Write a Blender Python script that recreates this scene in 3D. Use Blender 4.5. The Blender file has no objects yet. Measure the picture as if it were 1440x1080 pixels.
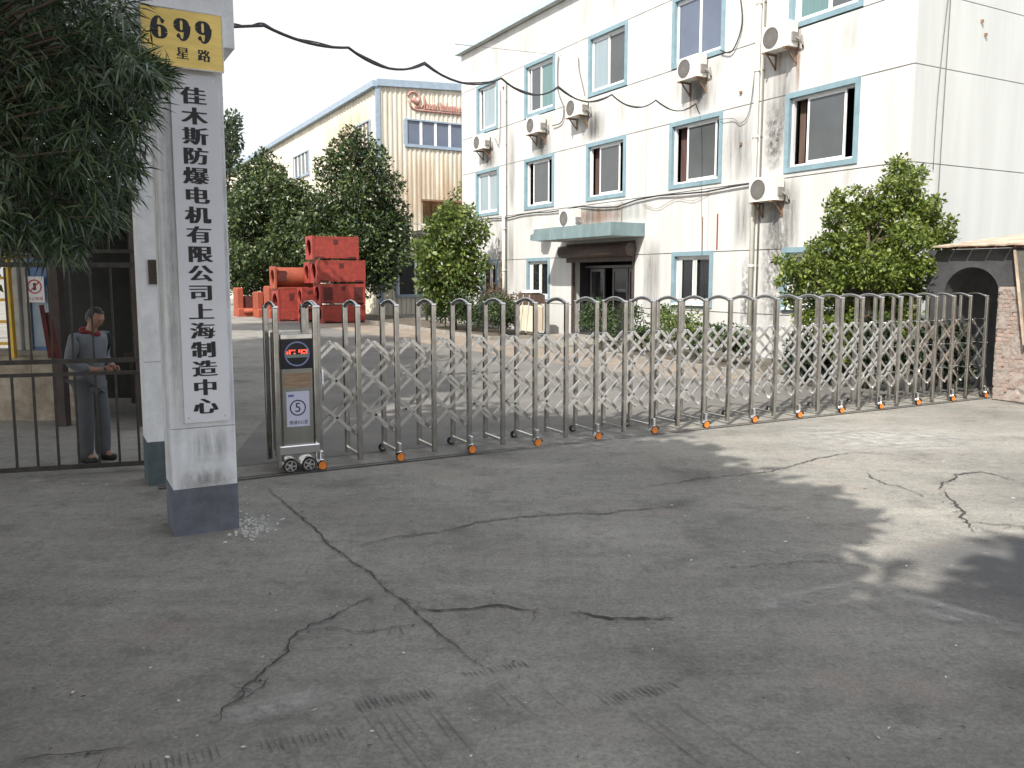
import bpy, bmesh, math, random
import numpy as np
from mathutils import Vector, Matrix

# ------------------------------------------------------------------ camera, sky, sun, exposure
SC = bpy.context.scene
C = SC.collection
RAD = math.radians
PITCH = RAD(6.3); FPX = 1170.0; CAMH = 2.0
cam = bpy.data.cameras.new('camera'); cam_o = bpy.data.objects.new('camera', cam); C.objects.link(cam_o)
cam_o.location = (0, 0, CAMH); cam_o.rotation_euler = (RAD(90) - PITCH, 0, 0)
cam.sensor_width = 36; cam.lens = 36 * FPX / 1440; cam.shift_y = -20 / 1440
cam.clip_start = 0.1; cam.clip_end = 2000
SC.camera = cam_o
SUN = Vector((-0.556, -1.06, 1.21)).normalized()       # direction towards the sun
world = bpy.data.worlds.new('World'); SC.world = world; world.use_nodes = True
wn = world.node_tree.nodes; wl = world.node_tree.links
bg = wn.get('Background') or wn.new('ShaderNodeBackground')
sky = wn.new('ShaderNodeTexSky'); sky.sky_type = 'NISHITA'; sky.sun_disc = False
sky.sun_elevation = math.asin(SUN.z); sky.sun_rotation = math.atan2(SUN.x, SUN.y)
sky.air_density = 1.0; sky.dust_density = 3.0; sky.ozone_density = 1.0
# thin bright overcast drawn over the clear sky
wtc = wn.new('ShaderNodeTexCoord'); wmp = wn.new('ShaderNodeMapping'); wmp.inputs['Scale'].default_value = (1, 1, 2.2); wl.new(wtc.outputs['Generated'], wmp.inputs[0])
wno = wn.new('ShaderNodeTexNoise'); wno.inputs['Scale'].default_value = 1.8; wno.inputs['Detail'].default_value = 6; wno.inputs['Roughness'].default_value = .55; wl.new(wmp.outputs[0], wno.inputs['Vector'])
wmr = wn.new('ShaderNodeMapRange'); wmr.inputs[1].default_value = .36; wmr.inputs[2].default_value = .62; wmr.inputs[3].default_value = .4; wmr.inputs[4].default_value = .97; wl.new(wno.outputs[0], wmr.inputs[0])
wmx = wn.new('ShaderNodeMix'); wmx.data_type = 'RGBA'; wl.new(wmr.outputs[0], wmx.inputs[0]); wl.new(sky.outputs[0], wmx.inputs[6]); wmx.inputs[7].default_value = (2.68, 2.66, 2.6, 1)
wl.new(wmx.outputs[2], bg.inputs[0]); bg.inputs[1].default_value = 0.15
sun_d = bpy.data.lights.new('sun', 'SUN'); sun_d.energy = 2.5; sun_d.angle = RAD(0.53); sun_d.color = (1, 0.955, 0.88)
sun_o = bpy.data.objects.new('sun', sun_d); C.objects.link(sun_o)
sun_o.rotation_euler = (-SUN).to_track_quat('-Z', 'Y').to_euler()
SC.view_settings.view_transform = 'Standard'; SC.view_settings.look = 'None'
SC.view_settings.gamma = 1; SC.view_settings.use_curve_mapping = False
SC.view_settings.exposure = 1.42
SC.render.engine = 'CYCLES'

random.seed(7)
RNG = np.random.default_rng(11)

# ------------------------------------------------------------------ helpers: layout
FW = Vector((0, math.cos(PITCH), -math.sin(PITCH))); UP = Vector((0, math.sin(PITCH), math.cos(PITCH)))
def ray(x, y): return FW * FPX + Vector((x - 720, 0, 0)) + UP * (520 - y)
def G(x, y, z=0.0):                       # photograph pixel to a point of the level ground
    d = ray(x, y); t = (z - CAMH) / d.z
    return Vector((d.x * t, d.y * t, z))
def at(x, y, Y):                          # photograph pixel to a point at distance Y
    d = ray(x, y); t = Y / d.y
    return Vector((d.x * t, Y, CAMH + d.z * t))
ROT = RAD(-61.1)                          # office and warehouse share their axes
AX = Vector((math.cos(ROT), math.sin(ROT), 0)); AY = Vector((-math.sin(ROT), math.cos(ROT), 0))
CORNER = Vector((7.96, 17.0, 0))
def office(x, y, z=0.0): return CORNER + AX * x + AY * y + Vector((0, 0, z))

# ------------------------------------------------------------------ helpers: objects
def tag(o, label=None, cat=None, group=None, kind=None):
    if label: o['label'] = label
    if cat: o['category'] = cat
    if group: o['group'] = group
    if kind: o['kind'] = kind
    return o
def empty(name, loc=(0, 0, 0), rz=0.0, label=None, cat=None, group=None):
    o = bpy.data.objects.new(name, None); C.objects.link(o)
    o.location = loc; o.rotation_euler = (0, 0, rz); o.empty_display_size = 0.2
    return tag(o, label, cat, group)
def link(name, me, parent=None, loc=None, rz=0.0):
    o = bpy.data.objects.new(name, me); C.objects.link(o)
    if parent: o.parent = parent
    if loc is not None: o.location = loc
    if rz: o.rotation_euler = (0, 0, rz)
    return o
class MB:
    def __init__(s): s.v = []; s.f = []; s.m = []; s.mats = []; s.cur = 0; s.sm = []; s.smooth = False
    def mat(s, m):
        if m not in s.mats: s.mats.append(m)
        s.cur = s.mats.index(m); return s
    def face(s, idx): s.f.append(tuple(idx)); s.m.append(s.cur); s.sm.append(s.smooth)
    def poly(s, pts):
        n = len(s.v); s.v += [tuple(p) for p in pts]; s.face(range(n, n + len(pts))); return s
    def box(s, x0, x1, y0, y1, z0, z1, M=None, bev=0.0):
        n = len(s.v)
        if bev <= 0:
            P = [(x0, y0, z0), (x1, y0, z0), (x1, y1, z0), (x0, y1, z0), (x0, y0, z1), (x1, y0, z1), (x1, y1, z1), (x0, y1, z1)]
            F = [(0, 3, 2, 1), (4, 5, 6, 7), (0, 1, 5, 4), (1, 2, 6, 5), (2, 3, 7, 6), (3, 0, 4, 7)]
        else:                              # vertical edges and top chamfered
            b = bev
            def ring(z, i): return [(x0 + b + i, y0 + i, z), (x1 - b - i, y0 + i, z), (x1 - i, y0 + b + i, z), (x1 - i, y1 - b - i, z), (x1 - b - i, y1 - i, z), (x0 + b + i, y1 - i, z), (x0 + i, y1 - b - i, z), (x0 + i, y0 + b + i, z)]
            P = ring(z0, 0) + ring(z1 - b, 0) + ring(z1, b * .7)
            F = [tuple(range(7, -1, -1)), tuple(range(16, 24))]
            for k in (0, 8):
                for i in range(8): j = (i + 1) % 8; F.append((k + i, k + j, k + 8 + j, k + 8 + i))
        if M is not None: P = [tuple(M @ Vector(p)) for p in P]
        s.v += P
        for q in F: s.face([n + i for i in q])
        return s
    def bar(s, a, b, w, h=None, up=(0, 0, 1)):
        a = Vector(a); b = Vector(b); d = (b - a); L = d.length; d.normalize()
        h = w if h is None else h
        upv = Vector(up)
        if abs(d.dot(upv)) > .98: upv = Vector((1, 0, 0))
        sx = d.cross(upv).normalized(); sz = sx.cross(d).normalized()
        n = len(s.v)
        for p in (a, b):
            for i, j in ((-1, -1), (1, -1), (1, 1), (-1, 1)): s.v.append(tuple(p + sx * (i * w / 2) + sz * (j * h / 2)))
        for q in ((3, 2, 1, 0), (4, 5, 6, 7), (0, 1, 5, 4), (1, 2, 6, 5), (2, 3, 7, 6), (3, 0, 4, 7)): s.face([n + i for i in q])
        return s
    def tube(s, pts, r, n=8, cap=True, closed=False):
        pts = [Vector(p) for p in pts]; N = len(pts)
        rs = r if isinstance(r, (list, tuple)) else [r] * N
        base = len(s.v); prev = None
        for i, p in enumerate(pts):
            a = pts[i - 1] if (i > 0 or closed) else p; b = pts[(i + 1) % N] if (i < N - 1 or closed) else p
            t = (b - a).normalized()
            if prev is None:
                q = Vector((0, 0, 1)) if abs(t.z) < .9 else Vector((1, 0, 0))
                nx = t.cross(q).normalized()
            else: nx = (prev - t * prev.dot(t)).normalized()
            prev = nx; ny = t.cross(nx)
            for k in range(n):
                an = 2 * math.pi * k / n
                s.v.append(tuple(p + (nx * math.cos(an) + ny * math.sin(an)) * rs[i]))
        sm = s.smooth; s.smooth = True
        for i in range(N if closed else N - 1):
            for k in range(n):
                i2 = (i + 1) % N
                s.face((base + i * n + k, base + i * n + (k + 1) % n, base + i2 * n + (k + 1) % n, base + i2 * n + k))
        s.smooth = sm
        if cap and not closed:
            s.face([base + k for k in range(n)][::-1]); s.face([base + (N - 1) * n + k for k in range(n)])
        return s
    def prism(s, pts2, M, d):              # outline in the x-z plane of M, thickness d along y
        n = len(s.v); k = len(pts2)
        s.v += [tuple(M @ Vector((x, 0, z))) for x, z in pts2] + [tuple(M @ Vector((x, d, z))) for x, z in pts2]
        s.face(range(n, n + k)); s.face(list(range(n + k, n + 2 * k))[::-1])
        for i in range(k): j = (i + 1) % k; s.face((n + j, n + i, n + k + i, n + k + j))
        return s
    def disc(s, c, nrm, r, n=16, r0=0.0, thick=0.0):
        c = Vector(c); nrm = Vector(nrm).normalized(); q = Vector((0, 0, 1)) if abs(nrm.z) < .9 else Vector((1, 0, 0))
        a = nrm.cross(q).normalized(); b = nrm.cross(a)
        def ring(R, o): 
            k = len(s.v); s.v.extend(tuple(c + nrm * o + (a * math.cos(2 * math.pi * i / n) + b * math.sin(2 * math.pi * i / n)) * R) for i in range(n)); return k
        o1 = ring(r, thick)
        if r0 > 0:
            i1 = ring(r0, thick)
            for i in range(n): j = (i + 1) % n; s.face((o1 + i, o1 + j, i1 + j, i1 + i))
        else: s.face(range(o1, o1 + n))
        if thick:
            o0 = ring(r, 0)
            for i in range(n): j = (i + 1) % n; s.face((o0 + i, o0 + j, o1 + j, o1 + i))
            if r0 > 0:
                i0 = ring(r0, 0)
                for i in range(n): j = (i + 1) % n; s.face((i1 + i, i1 + j, i0 + j, i0 + i))
        return s
    def mesh(s, name):
        me = bpy.data.meshes.new(name); me.from_pydata(s.v, [], s.f)
        for m in s.mats: me.materials.append(m)
        me.polygons.foreach_set('material_index', s.m); me.polygons.foreach_set('use_smooth', s.sm); me.update()
        return me
    def build(s, name, parent=None, loc=None, rz=0.0): return link(name, s.mesh(name), parent, loc, rz)

# ------------------------------------------------------------------ helpers: materials
def mat(name, base, rough=.6, metal=0.0, var=.12, scale=4.0, bump=0.0, bscale=40.0, tint=None, stretch=None, spec=.5, detail=4, lo=.35, hi=.65):
    m = bpy.data.materials.new(name); m.use_nodes = True; nt = m.node_tree; N = nt.nodes; L = nt.links
    b = N['Principled BSDF']; b.inputs['Roughness'].default_value = rough; b.inputs['Metallic'].default_value = metal
    b.inputs['Specular IOR Level'].default_value = spec
    tc = N.new('ShaderNodeTexCoord'); src = tc.outputs['Object']
    if stretch:
        mp = N.new('ShaderNodeMapping'); mp.inputs['Scale'].default_value = stretch; L.new(src, mp.inputs[0]); src = mp.outputs[0]
    if var > 0 or tint:
        no = N.new('ShaderNodeTexNoise'); no.inputs['Scale'].default_value = scale; no.inputs['Detail'].default_value = detail; no.inputs['Roughness'].default_value = .65
        L.new(src, no.inputs['Vector'])
        cr = N.new('ShaderNodeValToRGB'); L.new(no.outputs[0], cr.inputs[0])
        e = cr.color_ramp.elements; e[0].position = lo; e[1].position = hi
        dark = tint or tuple(c * (1 - var) for c in base)
        e[0].color = (*dark, 1); e[1].color = (*[min(1, c * (1 + (var if not tint else 0))) for c in base], 1)
        L.new(cr.outputs[0], b.inputs['Base Color'])
    else: b.inputs['Base Color'].default_value = (*base, 1)
    if bump > 0:
        n2 = N.new('ShaderNodeTexNoise'); n2.inputs['Scale'].default_value = bscale; n2.inputs['Detail'].default_value = 5; L.new(src, n2.inputs['Vector'])
        bp = N.new('ShaderNodeBump'); bp.inputs['Strength'].default_value = bump; bp.inputs['Distance'].default_value = .02
        L.new(n2.outputs[0], bp.inputs['Height']); L.new(bp.outputs[0], b.inputs['Normal'])
    return m
def leaf_mat(name, dark, mid, light, trans=.3, rough=.45):
    m = bpy.data.materials.new(name); m.use_nodes = True; nt = m.node_tree; N = nt.nodes; L = nt.links
    b = N['Principled BSDF']; b.inputs['Roughness'].default_value = rough
    g = N.new('ShaderNodeNewGeometry'); cr = N.new('ShaderNodeValToRGB'); L.new(g.outputs['Random Per Island'], cr.inputs[0])
    e = cr.color_ramp.elements; e[0].color = (*dark, 1); e[1].color = (*light, 1); e[1].position = .95
    k = cr.color_ramp.elements.new(.55); k.color = (*mid, 1)
    L.new(cr.outputs[0], b.inputs['Base Color'])
    t = N.new('ShaderNodeBsdfTranslucent'); L.new(cr.outputs[0], t.inputs[0])
    mx = N.new('ShaderNodeMixShader'); mx.inputs[0].default_value = trans
    L.new(b.outputs[0], mx.inputs[1]); L.new(t.outputs[0], mx.inputs[2])
    L.new(mx.outputs[0], N['Material Output'].inputs[0]); return m
def glow_mat(name, col, strength):
    m = bpy.data.materials.new(name); m.use_nodes = True; b = m.node_tree.nodes['Principled BSDF']
    b.inputs['Base Color'].default_value = (*[c * .3 for c in col], 1); b.inputs['Emission Color'].default_value = (*col, 1); b.inputs['Emission Strength'].default_value = strength
    return m
def stain_mat(name, col, sx, sz, thr=.5, amount=.8, soft=.2, sc=2.0, fade=True):
    """worn dirt on a thin sheet: streaky coverage, thinning towards the edges of its own extent"""
    m = bpy.data.materials.new(name); m.use_nodes = True; nt = m.node_tree; N = nt.nodes; L = nt.links
    b = N['Principled BSDF']; b.inputs['Base Color'].default_value = (*col, 1); b.inputs['Roughness'].default_value = .9
    tc = N.new('ShaderNodeTexCoord'); mp = N.new('ShaderNodeMapping'); mp.inputs['Scale'].default_value = (sx, sx, sz); L.new(tc.outputs['Object'], mp.inputs[0])
    no = N.new('ShaderNodeTexNoise'); no.inputs['Scale'].default_value = sc; no.inputs['Detail'].default_value = 6; no.inputs['Roughness'].default_value = .7; L.new(mp.outputs[0], no.inputs['Vector'])
    mr = N.new('ShaderNodeMapRange'); mr.inputs[1].default_value = thr - soft; mr.inputs[2].default_value = thr + soft; mr.inputs[4].default_value = amount; L.new(no.outputs[0], mr.inputs[0])
    out = mr.outputs[0]
    uv = N.new('ShaderNodeUVMap'); sp = N.new('ShaderNodeSeparateXYZ'); L.new(uv.outputs[0], sp.inputs[0])
    def mul(a, c):
        k = N.new('ShaderNodeMath'); k.operation = 'MULTIPLY'; L.new(a, k.inputs[0])
        L.new(c, k.inputs[1]); return k.outputs[0]
    def win(sock):                           # 4 t (1 - t)
        k = N.new('ShaderNodeMath'); k.operation = 'SUBTRACT'; k.inputs[0].default_value = 1; L.new(sock, k.inputs[1])
        w = mul(sock, k.outputs[0]); q = N.new('ShaderNodeMath'); q.operation = 'MULTIPLY'; q.inputs[1].default_value = 4; q.use_clamp = True; L.new(w, q.inputs[0]); return q.outputs[0]
    if fade:
        out = mul(out, win(sp.outputs[0])); out = mul(out, win(sp.outputs[1]))
    tr = N.new('ShaderNodeBsdfTransparent'); mx = N.new('ShaderNodeMixShader'); L.new(out, mx.inputs[0]); L.new(tr.outputs[0], mx.inputs[1]); L.new(b.outputs[0], mx.inputs[2])
    L.new(mx.outputs[0], N['Material Output'].inputs[0]); return m
def sheet(name, pts, m, parent=None):        # a thin quad with its own 0..1 UV
    me = bpy.data.meshes.new(name); me.from_pydata([tuple(p) for p in pts], [], [(0, 1, 2, 3)]); me.materials.append(m)
    uv = me.uv_layers.new(name='UVMap')
    for i, c in enumerate(((0, 0), (1, 0), (1, 1), (0, 1))): uv.data[i].uv = c
    return link(name, me, parent)

M = {}
M['white_paint'] = mat('white_paint', (.74, .74, .75), .7, var=.06, scale=3, bump=.08, bscale=60)
M['pillar_paint'] = mat('pillar_paint', (.72, .735, .76), .75, var=.1, scale=5, bump=.15, bscale=35)
M['grey_base'] = mat('grey_base', (.125, .135, .17), .8, var=.2, scale=6, bump=.2, bscale=50)
M['green_base'] = mat('green_base', (.075, .1, .11), .8, var=.2, scale=6, bump=.2)
M['sign_white'] = mat('sign_white', (.7, .7, .75), .35, var=.04, scale=2)
M['ink'] = mat('ink', (.012, .012, .016), .5, var=0)
M['brass'] = mat('brass', (.85, .62, .2), .3, metal=.65, var=.12, scale=2, stretch=(1, 1, 6))
M['steel'] = mat('steel', (.82, .81, .79), .2, metal=1, var=.18, scale=6)
M['steel_dark'] = mat('steel_dark', (.52, .505, .48), .18, metal=1, var=.2, scale=5)
M['chrome'] = mat('chrome', (.86, .86, .87), .12, metal=1, var=.05)
M['steel_panel'] = mat('steel_panel', (.3, .3, .28), .3, metal=.9, var=.12, scale=3, stretch=(1, 1, .2))
M['wheel_orange'] = mat('wheel_orange', (.75, .22, .03), .45, var=.15, scale=20)
M['rubber'] = mat('rubber', (.02, .02, .02), .7, var=.2)
M['display_dark'] = mat('display_dark', (.006, .008, .018), .15, var=0)
M['ring_blue'] = mat('ring_blue', (.2, .23, .4), .3, var=.05)
M['led_red'] = glow_mat('led_red', (1, .1, .05), .8)
M['led_strip'] = mat('led_strip', (.17, .22, .19), .3, var=.1, scale=12)
M['paper'] = mat('paper', (.55, .56, .7), .6, var=.04)
M['paper_white'] = mat('paper_white', (.75, .77, .8), .6, var=.04)
M['blue_ink'] = mat('blue_ink', (.08, .09, .35), .6, var=0)
M['red_ink'] = mat('red_ink', (.45, .04, .04), .6, var=0)
M['wall'] = mat('wall', (.54, .54, .525), .75, var=.1, scale=1.0, stretch=(2.2, 2.2, .14), bump=.05, bscale=30, detail=6)
M['wall_side'] = mat('wall_side', (.5, .52, .51), .8, var=.06, scale=1.1, stretch=(2, 2, .2), bump=.05, bscale=30, detail=6)
M['joint'] = mat('joint', (.22, .22, .21), .9, var=.1)
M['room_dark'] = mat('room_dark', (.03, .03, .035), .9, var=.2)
M['trim_blue'] = mat('trim_blue', (.2, .3, .345), .6, var=.12, scale=3, bump=.05)
M['canopy_teal'] = mat('canopy_teal', (.16, .225, .235), .65, var=.18, scale=3, stretch=(1, 1, .4), bump=.05)
M['canopy_under'] = mat('canopy_under', (.35, .37, .37), .8, var=.1)
M['eave'] = mat('eave', (.42, .52, .55), .6, var=.08)
M['roof_grey'] = mat('roof_grey', (.3, .31, .32), .8, var=.1)
M['upvc'] = mat('upvc', (.78, .79, .8), .35, var=.03)
M['glass_grey'] = mat('glass_grey', (.085, .092, .095), .1, var=.08, scale=1.2)
M['glass_blue'] = mat('glass_blue', (.12, .145, .2), .08, var=.06, scale=1.5)
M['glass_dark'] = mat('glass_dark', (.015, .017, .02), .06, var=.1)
M['glass_curtain'] = mat('glass_curtain', (.27, .33, .36), .15, var=.1, scale=5, stretch=(2, 2, .1))
M['glass_teal'] = mat('glass_teal', (.13, .22, .215), .12, var=.1, scale=5, stretch=(2, 2, .1))
M['curtain_brown'] = mat('curtain_brown', (.1, .065, .05), .9, var=.25, scale=6, stretch=(3, 3, .2))
M['curtain_wine'] = mat('curtain_wine', (.075, .04, .036), .9, var=.25, scale=6, stretch=(3, 3, .2))
M['curtain_pale'] = mat('curtain_pale', (.5, .52, .5), .9, var=.2, scale=6, stretch=(3, 3, .2))
M['ac_white'] = mat('ac_white', (.68, .66, .6), .5, var=.08, scale=3)
M['ac_grille'] = mat('ac_grille', (.2, .19, .18), .6, var=.1)
M['ac_dark'] = mat('ac_dark', (.05, .05, .05), .7, var=.1)
M['rust'] = mat('rust', (.22, .13, .08), .85, var=.35, scale=12)
M['pipe_white'] = mat('pipe_white', (.68, .67, .6), .5, var=.1, scale=2)
M['cable'] = mat('cable', (.02, .02, .025), .6, var=0)
M['cable_grey'] = mat('cable_grey', (.16, .15, .14), .7, var=.1)
M['shutter_brown'] = mat('shutter_brown', (.07, .05, .045), .6, var=.2, scale=8)
M['door_frame'] = mat('door_frame', (.13, .13, .13), .45, metal=.3, var=.1)
M['alu'] = mat('alu', (.42, .43, .44), .4, metal=.6, var=.08)
M['clad'] = mat('clad', (.6, .56, .47), .6, var=.16, scale=.7, stretch=(1.5, 1.5, .25), detail=6)
M['clad_side'] = mat('clad_side', (.62, .58, .48), .6, var=.12, scale=.5, stretch=(1.5, 1.5, .3), detail=6)
M['trim_slate'] = mat('trim_slate', (.27, .34, .42), .5, var=.1)
M['logo_red'] = mat('logo_red', (.46, .24, .2), .8, var=.25, scale=5)
M['motor_red'] = mat('motor_red', (.25, .034, .024), .6, var=.24, scale=5, bump=.04)
M['motor_orange'] = mat('motor_orange', (.26, .055, .026), .65, var=.2, scale=2)
M['motor_hole'] = mat('motor_hole', (.07, .012, .01), .8, var=.3)
M['bark'] = mat('bark', (.1, .075, .055), .9, var=.35, scale=8, stretch=(1, 1, .3), bump=.5, bscale=14)
M['iron'] = mat('iron', (.042, .039, .035), .55, var=.35, scale=10, metal=.2)
M['slab_dark'] = mat('slab_dark', (.055, .056, .06), .75, var=.25, scale=3, bump=.15)
M['brick'] = mat('brick', (.36, .21, .17), .9, tint=(.4, .33, .29), scale=5, bump=.4, bscale=30)
M['brick_pale'] = mat('brick_pale', (.42, .36, .31), .9, tint=(.3, .19, .16), scale=6, bump=.4, bscale=30)
M['mortar'] = mat('mortar', (.36, .33, .3), .95, var=.25, scale=9, bump=.5, bscale=30)
M['slat_tan'] = mat('slat_tan', (.42, .33, .25), .85, var=.3, scale=3)
M['board_olive'] = mat('board_olive', (.1, .1, .085), .8, var=.2)
M['ladder_yellow'] = mat('ladder_yellow', (.6, .36, .03), .5, var=.15)
M['panel_blue'] = mat('panel_blue', (.07, .17, .38), .4, var=.15, scale=3)
M['post_white'] = mat('post_white', (.45, .45, .42), .7, var=.12)
M['plinth'] = mat('plinth', (.42, .37, .3), .9, tint=(.2, .17, .13), scale=2.5, bump=.3)
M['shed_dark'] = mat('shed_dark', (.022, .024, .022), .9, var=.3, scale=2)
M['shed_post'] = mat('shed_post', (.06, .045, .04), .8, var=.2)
M['crack'] = mat('crack', (.048, .046, .042), .95, var=.2)
M['groove'] = mat('groove', (.115, .112, .105), .95, var=.2)
M['chalk'] = mat('chalk', (.6, .59, .56), .9, var=.1)
M['kerb'] = mat('kerb', (.26, .24, .21), .9, var=.2, scale=3, bump=.2)
M['soil'] = mat('soil', (.09, .075, .055), .95, var=.4, scale=4, bump=.5)

# ------------------------------------------------------------------ ground
def ground_mat():
    m = bpy.data.materials.new('old_concrete'); m.use_nodes = True; nt = m.node_tree; N = nt.nodes; L = nt.links
    b = N['Principled BSDF']; b.inputs['Roughness'].default_value = .85; b.inputs['Specular IOR Level'].default_value = .3
    tc = N.new('ShaderNodeTexCoord')
    def noise(sc, det=5, ro=.6, stretch=None):
        n = N.new('ShaderNodeTexNoise'); n.inputs['Scale'].default_value = sc; n.inputs['Detail'].default_value = det; n.inputs['Roughness'].default_value = ro
        if stretch:
            mp = N.new('ShaderNodeMapping'); mp.inputs['Scale'].default_value = stretch; mp.inputs['Rotation'].default_value = (0, 0, RAD(28)); L.new(tc.outputs['Object'], mp.inputs[0]); L.new(mp.outputs[0], n.inputs[0])
        else: L.new(tc.outputs['Object'], n.inputs[0])
        return n.outputs[0]
    def ramp(x, stops):
        r = N.new('ShaderNodeValToRGB'); L.new(x, r.inputs[0]); e = r.color_ramp.elements
        e[0].position, e[0].color = stops[0][0], (*stops[0][1], 1); e[1].position, e[1].color = stops[-1][0], (*stops[-1][1], 1)
        for p, c in stops[1:-1]: k = e.new(p); k.color = (*c, 1)
        return r.outputs[0]
    def mix(f, a, c, mode='MIX'):
        x = N.new('ShaderNodeMix'); x.data_type = 'RGBA'; x.blend_type = mode
        if isinstance(f, float): x.inputs[0].default_value = f
        else: L.new(f, x.inputs[0])
        L.new(a, x.inputs[6]); L.new(c, x.inputs[7]); return x.outputs[2]
    big = ramp(noise(.45, 6, .62), [(.3, (.19, .184, .166)), (.5, (.262, .252, .227)), (.7, (.34, .324, .288))])
    streak = ramp(noise(1.6, 6, .65, (.35, 2.2, 1)), [(.35, (.62, .62, .62)), (.65, (1.12, 1.12, 1.12))])
    col = mix(.35, big, streak, 'MULTIPLY')
    blot = ramp(noise(2.3, 8, .7), [(.34, (.66, .66, .65)), (.47, (1, 1, 1)), (.62, (1.0, 1.0, 1.0)), (.74, (1.25, 1.23, 1.18))])
    col = mix(.75, col, blot, 'MULTIPLY')
    oil = ramp(noise(.9, 3, .5), [(.28, (.55, .55, .55)), (.38, (1, 1, 1))]); col = mix(.6, col, oil, 'MULTIPLY')
    fine = ramp(noise(38, 4, .75), [(.3, (.6, .6, .6)), (.7, (1.3, 1.3, 1.3))])
    col = mix(.8, col, fine, 'MULTIPLY')
    midn = ramp(noise(11, 6, .7), [(.3, (.74, .74, .73)), (.5, (1, 1, 1)), (.7, (1.18, 1.17, 1.14))]); col = mix(.8, col, midn, 'MULTIPLY')
    vor = N.new('ShaderNodeTexVoronoi'); vor.inputs['Scale'].default_value = 140; L.new(tc.outputs['Object'], vor.inputs[0])
    ag = ramp(vor.outputs['Distance'], [(.0, (1.25, 1.22, 1.15)), (.35, (1, 1, 1)), (.7, (.8, .8, .8))])
    col = mix(.45, col, ag, 'MULTIPLY')
    # worn patches with the aggregate showing
    w = ramp(noise(.8, 7, .68), [(.56, (0, 0, 0)), (.63, (1, 1, 1))]); 
    ex = ramp(noise(60, 3, .8), [(.35, (.17, .14, .125)), (.65, (.36, .31, .27))])
    wf = N.new('ShaderNodeMath'); wf.operation = 'MULTIPLY'; wf.inputs[1].default_value = .45; L.new(w, wf.inputs[0])
    col = mix(wf.outputs[0], col, ex)
    # pale scuffs
    sc_ = ramp(noise(5, 8, .75), [(.66, (0, 0, 0)), (.74, (1, 1, 1))]); lf = N.new('ShaderNodeMath'); lf.operation = 'MULTIPLY'; lf.inputs[1].default_value = .35; L.new(sc_, lf.inputs[0])
    rg = N.new('ShaderNodeRGB'); rg.outputs[0].default_value = (.42, .41, .39, 1); col = mix(lf.outputs[0], col, rg.outputs[0])
    L.new(col, b.inputs['Base Color'])
    bp = N.new('ShaderNodeBump'); bp.inputs['Strength'].default_value = .6; bp.inputs['Distance'].default_value = .01
    L.new(noise(45, 6, .7), bp.inputs['Height']); L.new(bp.outputs[0], b.inputs['Normal'])
    return m
M['concrete'] = ground_mat()
M['paving_tan'] = mat('paving_tan', (.27, .22, .17), .9, tint=(.18, .15, .125), scale=1.3, bump=.2)
M['yard'] = mat('yard', (.17, .16, .145), .9, tint=(.115, .112, .105), scale=.8, bump=.2, detail=7)
M['asphalt'] = mat('asphalt', (.125, .125, .124), .9, var=.3, scale=60, bump=.6, bscale=120)
g = MB().mat(M['concrete']); n_ = 12
g.poly([(-500, -300, 0), (500, -300, 0), (500, 900, 0), (-500, 900, 0)])
ground = tag(g.build('ground'), kind='structure')
def flat(name, pts, m, z, parent=None):
    mb = MB().mat(m); mb.poly([(p[0], p[1], z) for p in pts]); o = mb.build(name, parent)
    if not parent: tag(o, kind='structure')
    return o
G0 = Vector((-2.02, 8.62, 0)); GR = RAD(-62.0)
GX = Vector((math.cos(GR), math.sin(GR), 0)); GY = Vector((-math.sin(GR), math.cos(GR), 0))
# yard behind the gate line
flat('yard', [G0 - GX * .35 - GY * 14, G0 - GX * .35 + GY * 11.4, office(0.6, -2.6), office(2, -2.6) , office(-75, -2.6), office(-75, -22)], M['yard'], .004) if False else None
flat('yard', [G0 - GX * .5 - GY * .9, G0 - GX * .5 + GY * 11.2, office(-.6, -2.75), office(-32, -2.75), office(-32, -6.1), office(-12, -8.6)], M['yard'], .004)
flat('forecourt', [office(-.8, -2.9), office(-29.5, -2.9), office(-29.5, -5.0), office(-23, -5.6), office(-15, -5.3), office(-7, -5.0), office(-2, -4.6)], M['paving_tan'], .008)
# planting bed along the office
kb = MB().mat(M['kerb'])
for a, b_ in ((-30.5, -12.7), (-8.6, -.2)):
    kb.box(a, b_, -2.9, -2.78, 0, .12); 
kb.box(-12.82, -12.7, -2.78, -.06, 0, .12); kb.box(-8.6, -8.48, -2.78, -.06, 0, .12)
tag(kb.build('kerb', None, CORNER, ROT), kind='structure')
sb = MB().mat(M['soil'])
for a, b_ in ((-30.5, -12.82), (-8.48, -.2)): sb.box(a, b_, -2.78, -.06, .0, .07)
tag(sb.build('planting_bed', None, CORNER, ROT), kind='structure')

def ribbon(mb, pts, w, z, jag=.35, n=None, taper=True):
    P = []
    for a, b_ in zip(pts[:-1], pts[1:]):
        a = Vector(a); b_ = Vector(b_); k = max(2, int((b_ - a).length / .045))
        for i in range(k): P.append(a.lerp(b_, i / k))
    P.append(Vector(pts[-1])); N = len(P)
    if N < 3: return
    off = 0; Q = []
    for i, p in enumerate(P):
        t = (P[min(i + 1, N - 1)] - P[max(i - 1, 0)]); t.z = 0; t.normalize(); s = Vector((-t.y, t.x, 0))
        off = off * .8 + random.uniform(-1, 1) * jag * .02
        ww = w * random.uniform(.25, 1.0) * .5
        if taper: ww *= min(1, .25 + 4 * min(i, N - 1 - i) / N)
        c = p + s * off; Q.append((c + s * ww, c - s * ww))
    n0 = len(mb.v)
    for l, r in Q: mb.v += [(l.x, l.y, z), (r.x, r.y, z)]
    for i in range(N - 1): mb.face((n0 + 2 * i, n0 + 2 * i + 1, n0 + 2 * i + 3, n0 + 2 * i + 2))
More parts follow.
